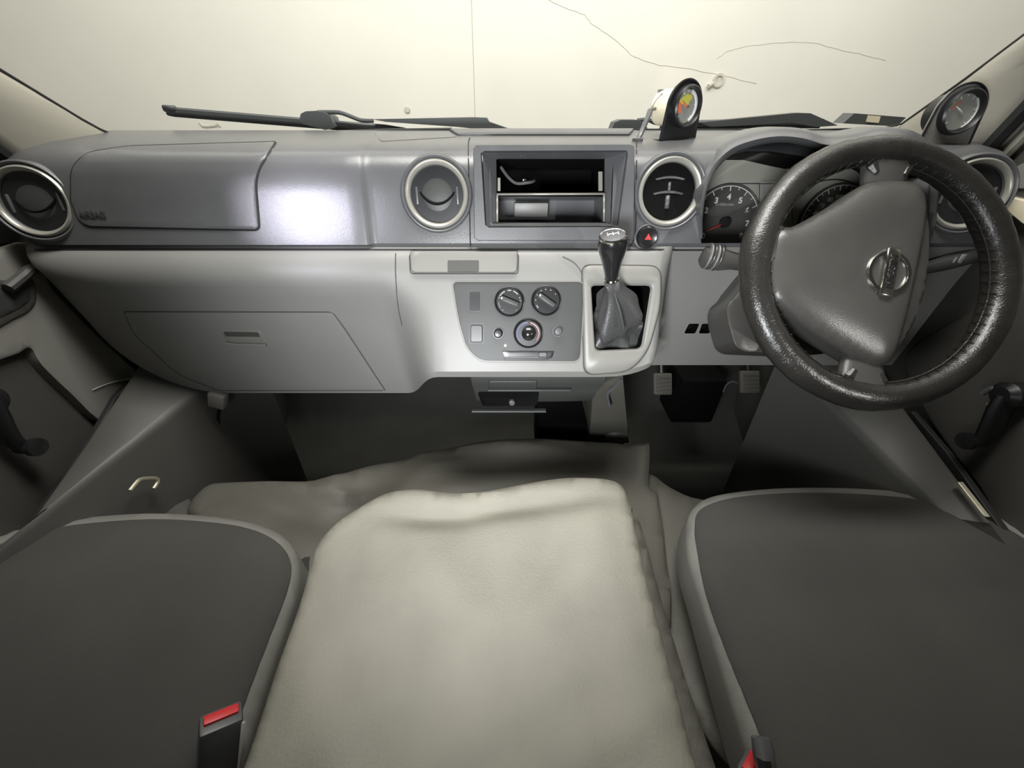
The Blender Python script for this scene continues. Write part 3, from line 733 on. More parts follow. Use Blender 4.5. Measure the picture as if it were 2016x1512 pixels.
# emblem: ring, bar and lettering
ep, en = SH(1748, 537); ep = PP(1748, 537, wc + wn * .0185, wn); en = wn
er, eu = wr_, wu
bd = (PP(1744, 580, ep, wn) - PP(1760, 500, ep, wn)).normalized()   # direction the word reads
bu = wn.cross(bd)
em = MB(); lathe(em, ep, en, [(.0272, -.006), (.0276, .0015), (.0266, .0032), (.0230, .0032), (.0220, .0012), (.0220, -.004)], 48)
box(em, ep + wn * .0025, (.0600, .004, .0158), Matrix((bd, -wn, bu)).transposed(), bev=.0012)
emb = em.build('emblem', 'chrome', wheel, sharp=40)
text('emblem_lettering', 'NISSAN', ep + wn * .0047, wn, .0128, 'black', emb, up=bu, bold=.0003)
em = MB(); lathe(em, ep - wn * .001, en, [(.0216, -.004), (.0216, .0), (.0005, .0)], 40); em.build('emblem_base', 'hub', emb)

# ---------------------------------------------------------------- GEAR LEVER
gear = thing('gear_lever', 'gear lever with glossy black round-topped knob and grey leather boot in centre surround', 'gear lever')
k0 = PD(1206, 486, .520); k1 = PD(1204, 548, .556); base = PP(1218, 655, C0 - CN * .020, CN)
ax = (k0 - k1).normalized()
mb = MB(); lathe(mb, k1, ax, [(.0090, 0), (.0098, .003), (.0116, .016), (.0152, .032), (.0185, .044), (.0197, .052), (.0192, .060), (.0172, .0650)], 36, up=(0, 1, .2))
mb.build('gear_knob', 'knob', gear)
mb = MB(); t0 = k1 + ax * .0645; lathe(mb, t0, ax, [(.0181, -.002), (.0182, .0005), (.0170, .0018), (.0160, .0012)], 36, up=(0, 1, .2)); mb.build('knob_ring', 'chrome', gear)
mb = MB(); lathe(mb, t0, ax, [(.0160, -.002), (.0158, .0018), (.012, .0030), (.0005, .0036)], 32, up=(0, 1, .2)); cap = mb.build('knob_cap', 'dark2', gear)
sr, su, sn = basis(ax, (0, 1, .2)); mb = MB()
for q in ((-.007, .004, -.007, -.004), (0, .004, 0, -.004), (.007, .004, .007, -.004), (-.007, 0, .007, 0)):
    tube(mb, [t0 + sr * q[0] + su * q[1] + ax * .0036, t0 + sr * q[2] + su * q[3] + ax * .0036], .0006, 5)
mb.build('shift_pattern', 'white', cap)
mb = MB(); lathe(mb, k1, ax, [(.0100, -.003), (.0108, -.001), (.0100, .001)], 24, up=(0, 1, .2)); mb.build('knob_collar', 'chrome', gear)
# boot: gathered leather
random.seed(3); secs = []
K = 26; NR = 14
bot = [PP(x, y, C0 - CN * .045, CN) for x, y in ((1170, 575), (1175, 685), (1258, 682), (1272, 575))]
for j in range(NR):
    t = j / (NR - 1); c = (k1 - ax * .004).lerp(base, t) + Vector((.004 * math.sin(t * 5), 0, 0)); R = []
    for i in range(K):
        a = 2 * math.pi * i / K
        rad = .0110 + .027 * sm(t * 1.25) - .010 * sm((t - .62) / .2) + .024 * sm((t - .84) / .16)
        fold = 1 + (.20 * math.sin(3 * a + t * 2.2) + .09 * math.sin(7 * a - t * 5)) * sm(t * 2.2)
        ex = Vector((1, 0, 0)); ey = Vector((0, .45, .89))
        R.append(c + ex * rad * fold * math.cos(a) + ey * rad * fold * math.sin(a) * 1.05 + CN * .008 * math.sin(5 * a + 1) * sm((t - .6) / .3))
    secs.append(R)
loft('gear_boot', secs, 'boot', gear, sharp=60)
mb = MB(); tube(mb, [k1 - ax * .002, (k1 - ax * .004).lerp(base, .25) + CN * .006, (k1 - ax * .004).lerp(base, .55) + CN * .022, (k1 - ax * .004).lerp(base, .9) + CN * .030], .0025, 6); mb.build('boot_seam', 'boot', gear)
# ================================================================== WINDSCREEN, PILLARS, DOORS
def side_pair(pe0, pe1, po0, po1, xe0, xe1, xo):
    return PX(*pe0, xe0), PX(*pe1, xe1), PX(*po0, xo), PX(*po1, xo)
for sgn, nm, (E0, E1, O0, O1) in ((-1, 'trim_1', side_pair((236, 274), (0, 139), (52, 322), (0, 284), -.683, -.702, -.722)),
                                  (1, 'trim_2', side_pair((1775, 246), (2016, 70), (1928, 290), (2016, 196), .672, .690, .722))):
    dE = (E1 - E0); dO = (O1 - O0); dO = dE * (dO.length / dE.length) * .5 + dO * .5
    secs = []
    for s in (-.35, 0, .33, .66, 1, 1.6, 2.6, 3.8, 5):
        e = E0 + dE * s; ln = (dE.normalized() * dE.length * s); o = O0 + (O1 - O0).normalized() * dE.length * s
        if s > 1: o = O0 + (O1 - O0).normalized() * dE.length * 1 + dE.normalized() * dE.length * (s - 1)
        if s < 0: o = O0 + (O1 - O0).normalized() * dE.length * s
        w = Vector((sgn, 0, 0))
        m1 = e.lerp(o, .12) - w * .006 + Vector((0, -.006, 0)); m2 = e.lerp(o, .5) - w * .010 + Vector((0, -.008, 0)); m3 = e.lerp(o, .9) - w * .004
        secs.append([e, m1, m2, m3, o, o + w * .05, e.lerp(o, .5) + w * .075 + Vector((0, .015, 0)), e + w * .045 + Vector((0, .012, 0))])
    loft(nm, secs, 'pillar', kind='structure', sharp=60)
    mb = MB(); a = O0 + (O0 - O1).normalized() * .05; b = O0 + (O1 - O0).normalized() * dE.length
    tube(mb, [a + w * .012, b + w * .012, b + w * .012 + dE * 3], .012, 8); mb.build('trim_3' if sgn < 0 else 'trim_4', 'rubber', kind='structure')
    mb = MB(); tube(mb, [a + w * .035 - Vector((0, .01, .01)), b + w * .035 - Vector((0, .01, .01)), b + w * .035 + dE * 3], .008, 8); mb.build('trim_5' if sgn < 0 else 'trim_6', 'pillar', kind='structure')
# windscreen glass
g0, g1 = (.812, .853), (.362, 1.240)
win = thing('window_1', None, None, kind='structure')
vs = [Vector((x, y, z)) for y, z in (g0, g1) for x in (-.72, .72)]
nrm = Vector((0, .65, .76)); vs += [v + nrm * .005 for v in vs]
mesh('windscreen_pane', vs, [(0, 1, 3, 2), (4, 6, 7, 5), (0, 4, 5, 1), (2, 3, 7, 6), (0, 2, 6, 4), (1, 5, 7, 3)], 'glass', win, smooth=False, kind='structure')
mb = MB()
L = [PX(0, 139, -.702) + (PX(0, 139, -.702) - PX(160, 236, -.69)) * 2.0, PX(0, 139, -.702), PX(160, 236, -.690), PX(198, 257, -.687), PX(222, 267, -.685), PY(248, 272, .803), PY(330, 271, .804), PY(500, 267, .805), PY(760, 258, .805), PY(890, 256, .805)]
tube(mb, [p + Vector((0, 0, .001)) for p in L], .0028, 8); mb.build('windscreen_seal', 'rubber', win)
mb = MB()
L = [PY(1255, 255, .805), PY(1400, 256, .805), PY(1600, 256, .805), PY(1740, 252, .805), PX(1775, 244, .672), PX(1900, 155, .681), PX(2016, 68, .690), PX(2016, 68, .690) + (PX(2016, 68, .690) - PX(1900, 155, .681)) * 2.0]
tube(mb, L, .0016, 8); mb.build('windscreen_seal', 'rubber', win)
# cowl outside below the glass
mesh('trim_7', [Vector((x, y, z)) for x in (-.74, .74) for y, z in ((.815, .845), (.99, .800), (.99, .74), (.815, .74))],
     [(0, 1, 2, 3), (7, 6, 5, 4), (0, 4, 5, 1), (1, 5, 6, 2), (2, 6, 7, 3), (3, 7, 4, 0)], 'wiper', smooth=False, kind='structure')
WYY = .865
def wiper(name, label, cap, arm, blade, chan, capr):
    t = thing(name, label, 'wiper', group=None)
    mb = MB(); P = [PY(x, y, WYY) for x, y in cap]; n = len(P)
    mb.add(P + [p + Vector((0, .035, 0)) for p in P], [tuple(range(n)), tuple(n + i for i in range(n))] + [(i, (i + 1) % n, n + (i + 1) % n, n + i) for i in range(n)])
    mb.build('pivot_cap', 'wiper', t, sharp=50)
    mb = MB(); tube(mb, [PY(x, y, WYY + .01) for x, y in crv(arm, 5)], .0035, 8); mb.build('wiper_arm', 'wiper', t)
    mb = MB(); P = [PY(x, y, WYY + .02) for x, y in blade]; tube(mb, P, [.0045] + [.0055] * (len(P) - 2) + [.005], 6, flat=.6); b = mb.build('wiper_blade', 'wiper', t)
    mb = MB(); P2 = [p - Vector((0, -.004, .007)) for p in P]; tube(mb, P2, .0035, 4); mb.build('blade_rubber', 'rubber', b)
    mb = MB(); P = [PY(x, y, WYY + .01) for x, y in chan]; n = len(P)
    mb.add(P + [p + Vector((0, .02, 0)) for p in P], [tuple(range(n)), tuple(n + i for i in range(n))] + [(i, (i + 1) % n, n + (i + 1) % n, n + i) for i in range(n)])
    mb.build('arm_channel', 'wiper', t, sharp=50)
    return t
wiper('windscreen_wiper', 'dark grey windscreen wiper on the left with its blade tip raised above the dash', [(589, 238), (592, 224), (602, 219), (624, 218), (640, 222), (652, 232), (658, 250), (640, 256), (596, 244)],
      [(626, 221), (660, 221), (674, 223), (695, 231), (712, 237), (735, 238)], [(322, 214), (335, 217), (480, 229), (650, 243), (760, 252), (800, 258)], [(733, 235), (930, 231), (958, 232), (963, 240), (1003, 254), (960, 256), (900, 250), (760, 240)], 1)
mb = MB(); tube(mb, [PY(322, 212, WYY + .018), PY(345, 213, WYY + .018)], .0045, 6); o = mb.build('blade_tip_clip', 'wiper', bpy.data.objects['windscreen_wiper'])
wiper('windscreen_wiper', 'dark grey windscreen wiper on the right behind the driver instruments', [(1205, 254), (1210, 241), (1222, 236), (1255, 236), (1262, 238), (1275, 252), (1270, 258), (1210, 258)],
      [(1255, 237), (1275, 236), (1292, 242), (1320, 246)], [(1300, 247), (1380, 243), (1500, 240), (1620, 240)], [(1376, 241), (1572, 222), (1596, 223), (1650, 247), (1610, 250), (1560, 242), (1400, 250)], 1)
t = thing('cowl_bracket', 'dark bracket with a pale tag outside the windscreen near the right pillar', 'bracket')
mb = MB(); P = [PY(x, y, .87) for x, y in ((1660, 243), (1682, 223), (1784, 231), (1766, 249))]
mb.add(P + [p + Vector((0, .03, 0)) for p in P], [(0, 1, 2, 3), (7, 6, 5, 4), (0, 4, 5, 1), (1, 5, 6, 2), (2, 6, 7, 3), (3, 7, 4, 0)]); mb.build('bracket_body', 'wiper', t, smooth=False)
mb = MB(); P = [PY(x, y, .868) for x, y in ((1706, 240), (1710, 227), (1734, 229), (1730, 242))]
mb.add(P + [p + Vector((0, .003, 0)) for p in P], [(0, 1, 2, 3), (7, 6, 5, 4), (0, 4, 5, 1), (1, 5, 6, 2), (2, 6, 7, 3), (3, 7, 4, 0)]); mb.build('tag', 'cream', t, smooth=False)
# ---- doors
def door(idx, sgn):
    d = thing('door_%d' % idx, None, None, kind='structure'); X = .778 * sgn
    mb = MB(); box(mb, (X + sgn * .03, .20, .415), (.06, 1.72, .69), bev=.006); p = mb.build('door_panel', 'door', d, kind='structure', sharp=40)
    mb = MB(); box(mb, (X + sgn * .05, .03, 1.04), (.005, 1.20, .57)); mb.build('door_glass', 'glass', d, smooth=False, kind='structure')
    mb = MB(); box(mb, (X + sgn * .035, -.60, 1.04), (.05, .07, .60), bev=.01); box(mb, (X + sgn * .035, -.10, 1.335), (.05, 1.0, .05), bev=.01); mb.build('door_frame', 'door', d, kind='structure')
    return d, p
d1, p1 = door(1, -1); d2, p2 = door(2, 1)
sl = sX(-.778); sr_ = sX(.778)
# left door: armrest moulding with pull cup, raised lower trim, crank, dark strip for the shaded gap
slab('door_moulding', crv([(-120, 560), (-40, 500), (40, 480), (75, 560), (120, 610), (180, 670), (258, 742), (240, 775), (188, 830), (120, 775), (60, 718), (36, 684), (0, 700), (-120, 720)], 4, True), sl, .020, 'side', d1, step=22, bev=6)  # paler than the kick panel to stand in for light falling on it
slab('lower_door_trim', crv([(-200, 720), (0, 706), (30, 705), (60, 735), (110, 785), (182, 850), (150, 900), (60, 1020), (-20, 1120), (-200, 1300), (-300, 1000)], 4, True), sl, .006, 'door', d1, step=30, bev=5)
cup = thing('', None, None); bpy.data.objects.remove(cup)
ph = slab('pull_cup', crv([(-60, 560), (0, 552), (30, 545), (42, 560), (44, 590), (30, 612), (0, 628), (-60, 650)], 4, True), sl, .024, 'door', d1, step=14, bev=4)
slab('cup_recess', crv([(-50, 572), (0, 560), (20, 556), (30, 566), (30, 588), (20, 600), (0, 612), (-50, 628)], 4, True), sl, .0255, 'panel', ph, step=14, bev=3)
mb = MB(); tube(mb, [sl(x, y)[0] + Vector((.034, 0, 0)) for x, y in crv([(-30, 568), (0, 545), (14, 533), (22, 530)], 4)], .008, 10); mb.build('door_release', 'hub', ph)
mb = MB(); tube(mb, [sl(x, y)[0] + Vector((.022, 0, 0)) for x, y in crv([(158, 768), (185, 757), (215, 749), (246, 745)], 4)], .0008, 5); mb.build('scratch', 'white', d1)
def crank(dr, s, pts, knobp, hook=None):
    n = Vector((-1 if s > 0 else 1, 0, 0)); sf = sX(.744 * s)
    P = [sf(*p)[0] for p in pts]
    mb = MB(); tube(mb, P, [.017, .0185, .017, .015, .013], 12, flat=.6); c = mb.build('window_crank', 'black', dr)
    mb = MB(); lathe(mb, sf(*pts[0])[0], n, [(.020, -.034), (.020, .005), (.012, .012), (.0005, .013)], 24); mb.build('crank_hub', 'black', c)
    mb = MB(); lathe(mb, sf(*knobp)[0], n, [(.010, -.008), (.011, .008), (.0140, .014), (.0135, .022), (.0005, .025)], 24); mb.build('crank_knob', 'black', c)
crank(d1, -1, [(-22, 790), (-8, 820), (6, 846), (24, 868), (44, 880)], (48, 880))
slab('weather_seal', [(254, 749), (222, 782), (190, 838), (140, 915), (20, 1085), (60, 1062), (150, 925), (240, 788)], sX(-.745), .006, 'rubber', d1, step=25, bev=2)  # dark strip painting the shaded gap between door and kick panel
# right door
slab('lower_door_trim', crv([(1790, 720), (1840, 660), (1960, 600), (2100, 560), (2300, 700), (2300, 1200), (2016, 1060), (1940, 960), (1850, 840)], 4, True), sr_, .010, 'door', d2, step=30, bev=5)
crank(d2, 1, [(1985, 778), (1970, 805), (1955, 835), (1940, 860), (1930, 874)], (1925, 868))
mb = MB(); tube(mb, [sr_(x, y)[0] - Vector((.04, 0, 0)) for x, y in crv([(1985, 775), (2005, 765), (2012, 780), (2008, 796), (1995, 797)], 5)], .004, 8); mb.build('crank_clip', 'dark', d2)
slab('weather_seal', [(1780, 815), (1800, 860), (1860, 945), (1930, 1030), (2016, 1130), (2016, 1090), (1950, 1000), (1870, 890), (1800, 810)], sX(.745), .006, 'rubber', d2, step=25, bev=2)  # dark strip painting the shaded door gap on this side
slab('door_top_strip', rr([(1972, 402), (1985, 386), (2050, 400), (2060, 460), (2016, 440)], 3, 2), sX(.765), .004, 'cream', d2, step=20)  # cream patch standing in for the bright wedge at the window edge
mb = MB(); secs = []
slab('mirror_sail', [(1930, 330), (1975, 300), (2100, 250), (2150, 400), (2016, 388), (1982, 380), (1960, 420)], sX(.772), .004, 'door', d2, step=25)
slab('mirror_sail', [(60, 330), (0, 285), (-120, 200), (-150, 480), (20, 480)], sX(-.772), .004, 'rubber', d1, step=25)
slab('grey_insert', rr([(2000, 330), (2040, 310), (2040, 372), (1998, 372)], 4, 3), sX(.768), .004, 'light', bpy.data.objects['mirror_sail'], step=20)
# kick panels (body side trims beside the foot wells)
def kick(nm, s, A, Cq, B, C1, B2x):
    xa = .716 * s
    a0, a1 = PX(*A, xa), PX(*Cq, xa); b0, b1 = PX(*B, B2x[0] * s), PX(*C1, B2x[1] * s)
    top = [a0 + (a0 - a1).normalized() * .12, a0, a0.lerp(a1, .5), a1, a1 + (a1 - a0).normalized() * .25]
    cr = [b0 + (b0 - b1).normalized() * .14, b0, b0.lerp(b1, .5), b1, b1 + (b1 - b0).normalized() * .22]
    secs = [[t, t.lerp(c, .08) + Vector((0, 0, .004)), t.lerp(c, .9) + Vector((0, 0, .003)), c, c + Vector((-.004 * s, 0, -.01)), Vector((c.x + .02 * s, c.y, .004)), Vector((t.x, t.y, .004))] for t, c in zip(top, cr)]
    return loft(nm, secs, 'kick', kind='structure', sharp=40)
kick('trim_8', -1, (257, 747), (50, 1055), (395, 768), (95, 1000), (.615, .690))
kick('trim_9', 1, (1775, 800), (1952, 1035), (1640, 800), (1860, 1020), (.615, .680))
t = slab('sill_plate', rr([(1881, 952), (1890, 948), (1945, 1018), (1936, 1012)], 2, 2), sX(.700), .003, 'metal', step=14, bev=1, label='small pale metal strip on the sill between the driver seat and the right door', cat='plate')

# ================================================================== GAUGES ON THE DASH
def gauge(name, label, px, py, Y, n, R, platem, facem, zb, lean, kind):
    t = thing(name, label, 'gauge'); n = Vector(n).normalized(); c = PY(px, py, Y); r, u, n = basis(n)
    Rp = R * 1.22; hb = (c.z - zb) / max(.3, u.z)
    pts = [r * Rp * math.cos(math.radians(a)) + u * Rp * math.sin(math.radians(a)) for a in range(0, 181, 9)] + [-r * Rp * 1.12 - u * hb, r * Rp * 1.12 - u * hb]
    N = len(pts); mb = MB(); hole = [(p.normalized()) * R * .95 for p in pts]
    f = [c + p for p in pts]; b = [c + p - n * .004 for p in pts]; h = [c + p for p in hole]; hb2 = [c + p - n * .004 for p in hole]
    fs = []
    for i in range(N):
        j = (i + 1) % N; fs += [(i, j, 2 * N + j, 2 * N + i), (N + i, 3 * N + i, 3 * N + j, N + j), (i, N + i, N + j, j), (2 * N + i, 2 * N + j, 3 * N + j, 3 * N + i)]
    mb.add(f + b + h + hb2, fs); mb.build('bracket_plate', platem, t, sharp=30)
    mb = MB(); e = [c + p * 1.02 + n * .001 for p in pts[:21]]; tube(mb, [c + pts[-1] * 1.0] + e + [c + pts[-2] * 1.0], .0016, 6); mb.build('plate_edge', 'black', t)
    mb = MB(); P = [c - u * hb - n * .002 + r * a * Rp * 1.10 + (-n) * d for a, d in ((-1, 0), (1, 0), (1, .04), (-1, .04))]
    for q in P: q.z = zb
    mb.add(P + [p - Vector((0, 0, .003)) for p in P], [(0, 1, 2, 3), (7, 6, 5, 4), (0, 4, 5, 1), (1, 5, 6, 2), (2, 6, 7, 3), (3, 7, 4, 0)]); mb.build('bracket_foot', platem, t, smooth=False)
    mb = MB(); lathe(mb, c, n, [(R * 1.0, -.004), (R * 1.04, .004), (R * 1.02, .009), (R * .94, .011), (R * .84, .006), (R * .80, -.002)], 48); mb.build('gauge_bezel', 'black', t)
    mb = MB(); lathe(mb, c, n, [(R * .90, -.045 if kind == 0 else -.03), (R * .90, .002), (R * .8, .0015), (.0005, .0015)], 40); mb.build('gauge_housing', 'cream' if kind == 0 else 'black', t)
    mb = MB(); lathe(mb, c + n * .0018, n, [(R * .80, 0), (R * .80, .001), (.0005, .001)], 40); dl = mb.build('gauge_dial', facem, t)
    mb = MB(); D = lambda a, q, h=.0034: c + (r * math.cos(math.radians(a)) + u * math.sin(math.radians(a))) * R * q + n * h
    a0, a1 = 225, -45
    for k in range(11):
        a = a0 + (a1 - a0) * k / 10; tube(mb, [D(a, .74), D(a, .62 if k % 2 == 0 else .68)], .0007, 5, 1)
    if kind == 0:
        for k, (a, q) in enumerate(((150, .48), (120, .42), (95, .45), (65, .45), (80, .2))): lathe(mb, D(a, q), n, [(.0042, -.001), (.0040, .0004), (.0004, .0005)], 10, 2)
        for a in (185, 170, 200): lathe(mb, D(a, .5), n, [(.0044, -.001), (.004, .0004), (.0004, .0005)], 10, 3)
        tube(mb, [D(a, .76) for a in range(-60, 80, 10)], .0022, 6, 1)  # white arc painted as a reflection on the inner rim
    else:
        tube(mb, [D(a, .5) for a in range(120, 170, 8)], .0012, 5, 3)
        tube(mb, [D(a, .78) for a in range(-60, 60, 10)], .0012, 6, 1)  # thinner white arc, painted rim reflection again
    mb.build('dial_marks', ['black', 'white', 'yellow', 'orange'], dl)
    mb = MB(); tube(mb, [D(330, .12, .005), D(150, .5, .005)], [.0016, .0006], 6); mb.build('gauge_needle', 'orange' if kind == 0 else 'white', dl)
    mb = MB(); lathe(mb, c + n * .006, n, [(R * .84, -.0008), (R * .84, 0), (.0005, .0015)], 32); mb.build('gauge_lens', 'lens', t)
    return t, c, r, u, n
zt = .8565
t, c, r, u, n = gauge('gauge_pod', 'cream-backed round gauge with coloured dial on black bracket, middle of dash top', 1347, 210, .715, (.50, -1, .04), .0262, 'black', 'gauge', zt - .0015, 0, 0)
hk = PY(1255, 275, .70); hk.z = .853
mb = MB(); P = [hk, PY(1262, 262, .71), PY(1275, 232, .72), PY(1280, 217, .725)]; tube(mb, [Vector(q) for q in crv([tuple(p) for p in P], 4)], .0042, 8)
tube(mb, [P[-1], PY(1290, 214, .735), c - n * .042 - u * .008], .0022, 6); tube(mb, [P[-1], PY(1292, 196, .73), PY(1303, 184, .735), c - n * .045 + u * .012], .0010, 5)
box(mb, c - n * .044 + u * .014 - r * .008, (.010, .008, .018)); lathe(mb, hk, (0, 0, 1), [(.009, -.002), (.008, .004), (.005, .005)], 12)
mb.build('gauge_cable', 'dark', t)
gauge('gauge_pod', 'black-rimmed round gauge on a grey bracket at the foot of the right pillar', 1887, 221, .685, (-.02, -1, .10), .0275, 'side', 'gauge', .851, 0, 1)

# ================================================================== FLOOR COVERING, SEATS
def edged(poly, wpx, drop, dome=0, extra=None):
    n = len(poly)
    segs = [(Vector(poly[i]), Vector(poly[(i + 1) % n])) for i in range(n)]
    def f(x, y):
        p = Vector((x, y)); d = 1e9
        for a, b in segs:
            ab = b - a; t = max(0, min(1, (p - a).dot(ab) / max(1e-9, ab.dot(ab)))); dd = (a + ab * t - p).length
            if dd < d: d = dd
        e = min(1, d / wpx); v = drop * math.sqrt(max(0, 1 - (1 - e) ** 2))
        if dome: v += dome * sm(min(1, d / (wpx * 3.5)))
        if extra: v += extra(x, y)
        return v
    return f
def G(x, y, cx, cy, sx, sy, ang=0):
    c, s = math.cos(ang), math.sin(ang); dx, dy = x - cx, y - cy; a, b = dx * c + dy * s, -dx * s + dy * c
    return math.exp(-(a / sx) ** 2 - (b / sy) ** 2)
vo = crv([(368, 1010), (385, 975), (412, 955), (450, 951), (560, 953), (640, 945), (730, 921), (800, 906), (832, 890), (900, 881), (960, 873), (1040, 869), (1130, 868), (1200, 871), (1262, 876), (1279, 884), (1279, 958), (1300, 1000), (1300, 1300), (1000, 1380), (600, 1380), (500, 1200), (420, 1060)], 4, True)
def vex(x, y):
    return (.012 * G(x, y, 865, 930, 50, 14, -.1) - .012 * G(x, y, 700, 1000, 26, 70, .9) + .014 * G(x, y, 700, 985, 150, 10, .15) + .010 * G(x, y, 660, 955, 22, 16)
            + .012 * G(x, y, 780, 1000, 20, 80, .8) - .012 * G(x, y, 560, 1010, 120, 25, .3) + .006 * math.sin(x * .021 + y * .013) * math.sin(y * .03) + .012 * G(x, y, 1060, 900, 150, 14, .12) - .010 * G(x, y, 1235, 900, 14, 60) + .008 * G(x, y, 960, 960, 140, 12, -.15))
mat_ = slab('vinyl_floor_cover', vo, sZ(.271), 0, 'vinyl', step=12, bev=3, back=.26, hfun=edged(vo, 16, .014, 0, vex), label='creased taupe vinyl floor cover over the raised hump in front of the centre seat', cat='floor cover')
vo2 = crv([(1276, 935), (1320, 962), (1380, 985), (1500, 990), (1560, 1040), (1500, 1200), (1500, 1560), (1300, 1300), (1270, 1000)], 4, True)
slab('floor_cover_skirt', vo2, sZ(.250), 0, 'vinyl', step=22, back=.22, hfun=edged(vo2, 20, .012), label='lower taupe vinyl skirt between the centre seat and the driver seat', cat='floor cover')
vo3 = crv([(205, 1005), (240, 965), (300, 948), (345, 950), (375, 985), (400, 1030), (380, 1060), (120, 1075), (120, 1040)], 4, True)
slab('seat_riser', vo3, sZ(.247), 0, 'kick', step=22, back=.24, hfun=edged(vo3, 20, .015), label='dark step under the front edge of the left seat beside the kick panel', cat='step')
mb = MB(); tube(mb, [PX(x, y, -.635) for x, y in crv([(256, 966), (268, 951), (276, 944), (290, 942), (307, 942), (311, 948), (303, 962)], 5)], .0032, 8)
mb.build('metal_loop', 'metal', label='small bare metal loop standing on the step in front of the left seat', cat='latch')
# centre seat folded flat
ce = crv([(612, 1120), (626, 1078), (662, 1035), (710, 1000), (762, 975), (820, 968), (890, 974), (960, 970), (1050, 952), (1130, 945), (1195, 947), (1228, 962), (1242, 1000), (1256, 1070), (1285, 1190), (1322, 1330), (1368, 1512), (1400, 1640), (440, 1640), (486, 1512), (545, 1330), (590, 1200)], 5, True)
def cex(x, y):
    ridge = 975 + (-22 if x > 1040 else 0) * sm((x - 900) / 140) + 14
    v = -.016 * G(x, y, 1010, 1008, 190, 22, -.12) - .010 * G(x, y, 830, 1026, 90, 20, .1)
    v += .004 * G(x, y, 1150, 1040, 60, 60) - .005 * G(x, y, 700, 1090, 30, 60) + .005 * G(x, y, 900, 1180, 160, 60, .7) - .004 * G(x, y, 1060, 1130, 30, 160, .5)
    v += .0018 * math.sin(x * .031 + y * .011) * math.sin(y * .024 - x * .008)
    return v
cs = thing('centre_seat', 'folded-flat centre seat with taupe grained cover between the two charcoal seats', 'seat')
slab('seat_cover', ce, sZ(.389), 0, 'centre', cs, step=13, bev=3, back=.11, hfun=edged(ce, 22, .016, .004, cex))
ce2 = crv([(1240, 1010), (1262, 1040), (1300, 1180), (1345, 1330), (1405, 1512), (1450, 1640), (1350, 1640), (1290, 1400), (1250, 1150)], 4, True)
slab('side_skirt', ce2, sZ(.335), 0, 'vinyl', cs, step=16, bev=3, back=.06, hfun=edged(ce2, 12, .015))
# cushions
def seat(name, label, base, top, bx, s, by, extra=None):
    t = thing(name, label, 'seat'); hf = edged(base, 42, .030, .012, extra)
    b = slab('cushion_side', base, sZ(.345), 0, 'side', t, step=17, bev=3, back=.05, hfun=hf)
    sb = MB(); box(sb, ((bx[0] + bx[1]) / 2 + .012 * s, .16, .15), (bx[1] - bx[0] - .03, .40, .28), bev=.01); sb.build('seat_base', 'floor', t)
    tree = bvh_of([b]); slab('cushion_top', top, sB(tree, sZ(.346)), .0022, 'fabric', t, step=15, bev=2, back=.003)
    secs = []
    for k in range(9):
        q = k / 8; z = .385 + .56 * q; y = by - .20 * q; w = 1 - .12 * q; cx = (bx[0] + bx[1]) / 2; hw = (bx[1] - bx[0]) / 2 * w
        hw *= math.sqrt(max(.2, 1 - (max(0, q - .8) / .2) ** 2 * .5))
        R = []
        for j in range(24):
            a = 2 * math.pi * j / 24; ca, sa = math.cos(a), math.sin(a)
            R.append(Vector((cx + hw * math.copysign(abs(ca) ** .35, ca), y - .06 + .055 * math.copysign(abs(sa) ** .45, sa), z)))
        secs.append(R)
    loft('backrest', secs, 'fabric', t, sharp=70)
    return t
lb = crv([(-8, 1062), (20, 1054), (80, 1041), (150, 1027), (300, 1016), (430, 1023), (515, 1039), (568, 1066), (591, 1108), (588, 1168), (562, 1250), (522, 1370), (478, 1512), (440, 1620), (330, 1680), (-500, 1680), (-640, 1600), (-500, 1500), (-250, 1280), (-80, 1130)], 4, True)
lt = crv([(2, 1072), (80, 1049), (150, 1034), (300, 1023), (430, 1031), (506, 1047), (552, 1075), (572, 1112), (566, 1160), (544, 1220), (505, 1320), (468, 1420), (436, 1512), (400, 1610), (300, 1650), (-470, 1650), (-580, 1590), (-470, 1490), (-230, 1280), (-70, 1135)], 4, True)
seat('passenger_seat', 'charcoal fabric left seat cushion with pale grey piped edge, belt buckle beside it', lb, lt, (-.70, -.30), -1, .03)
rb_ = crv([(1349, 1045), (1358, 1010), (1385, 988), (1440, 975), (1550, 966), (1700, 968), (1850, 984), (1950, 1018), (2020, 1052), (2100, 1110), (2300, 1290), (2530, 1510), (2640, 1620), (2500, 1690), (1620, 1690), (1530, 1620), (1476, 1512), (1425, 1350), (1378, 1190), (1354, 1110)], 4, True)
rt = crv([(1368, 1040), (1380, 1004), (1440, 982), (1550, 972), (1700, 974), (1850, 991), (1945, 1024), (2010, 1058), (2090, 1118), (2280, 1295), (2500, 1510), (2600, 1610), (2480, 1660), (1660, 1660), (1580, 1600), (1508, 1470), (1466, 1370), (1425, 1270), (1390, 1170), (1374, 1090)], 4, True)
seat('driver_seat', 'charcoal fabric right seat cushion under the steering wheel, with grey vinyl side', rb_, rt, (.275, .70), 1, .088)
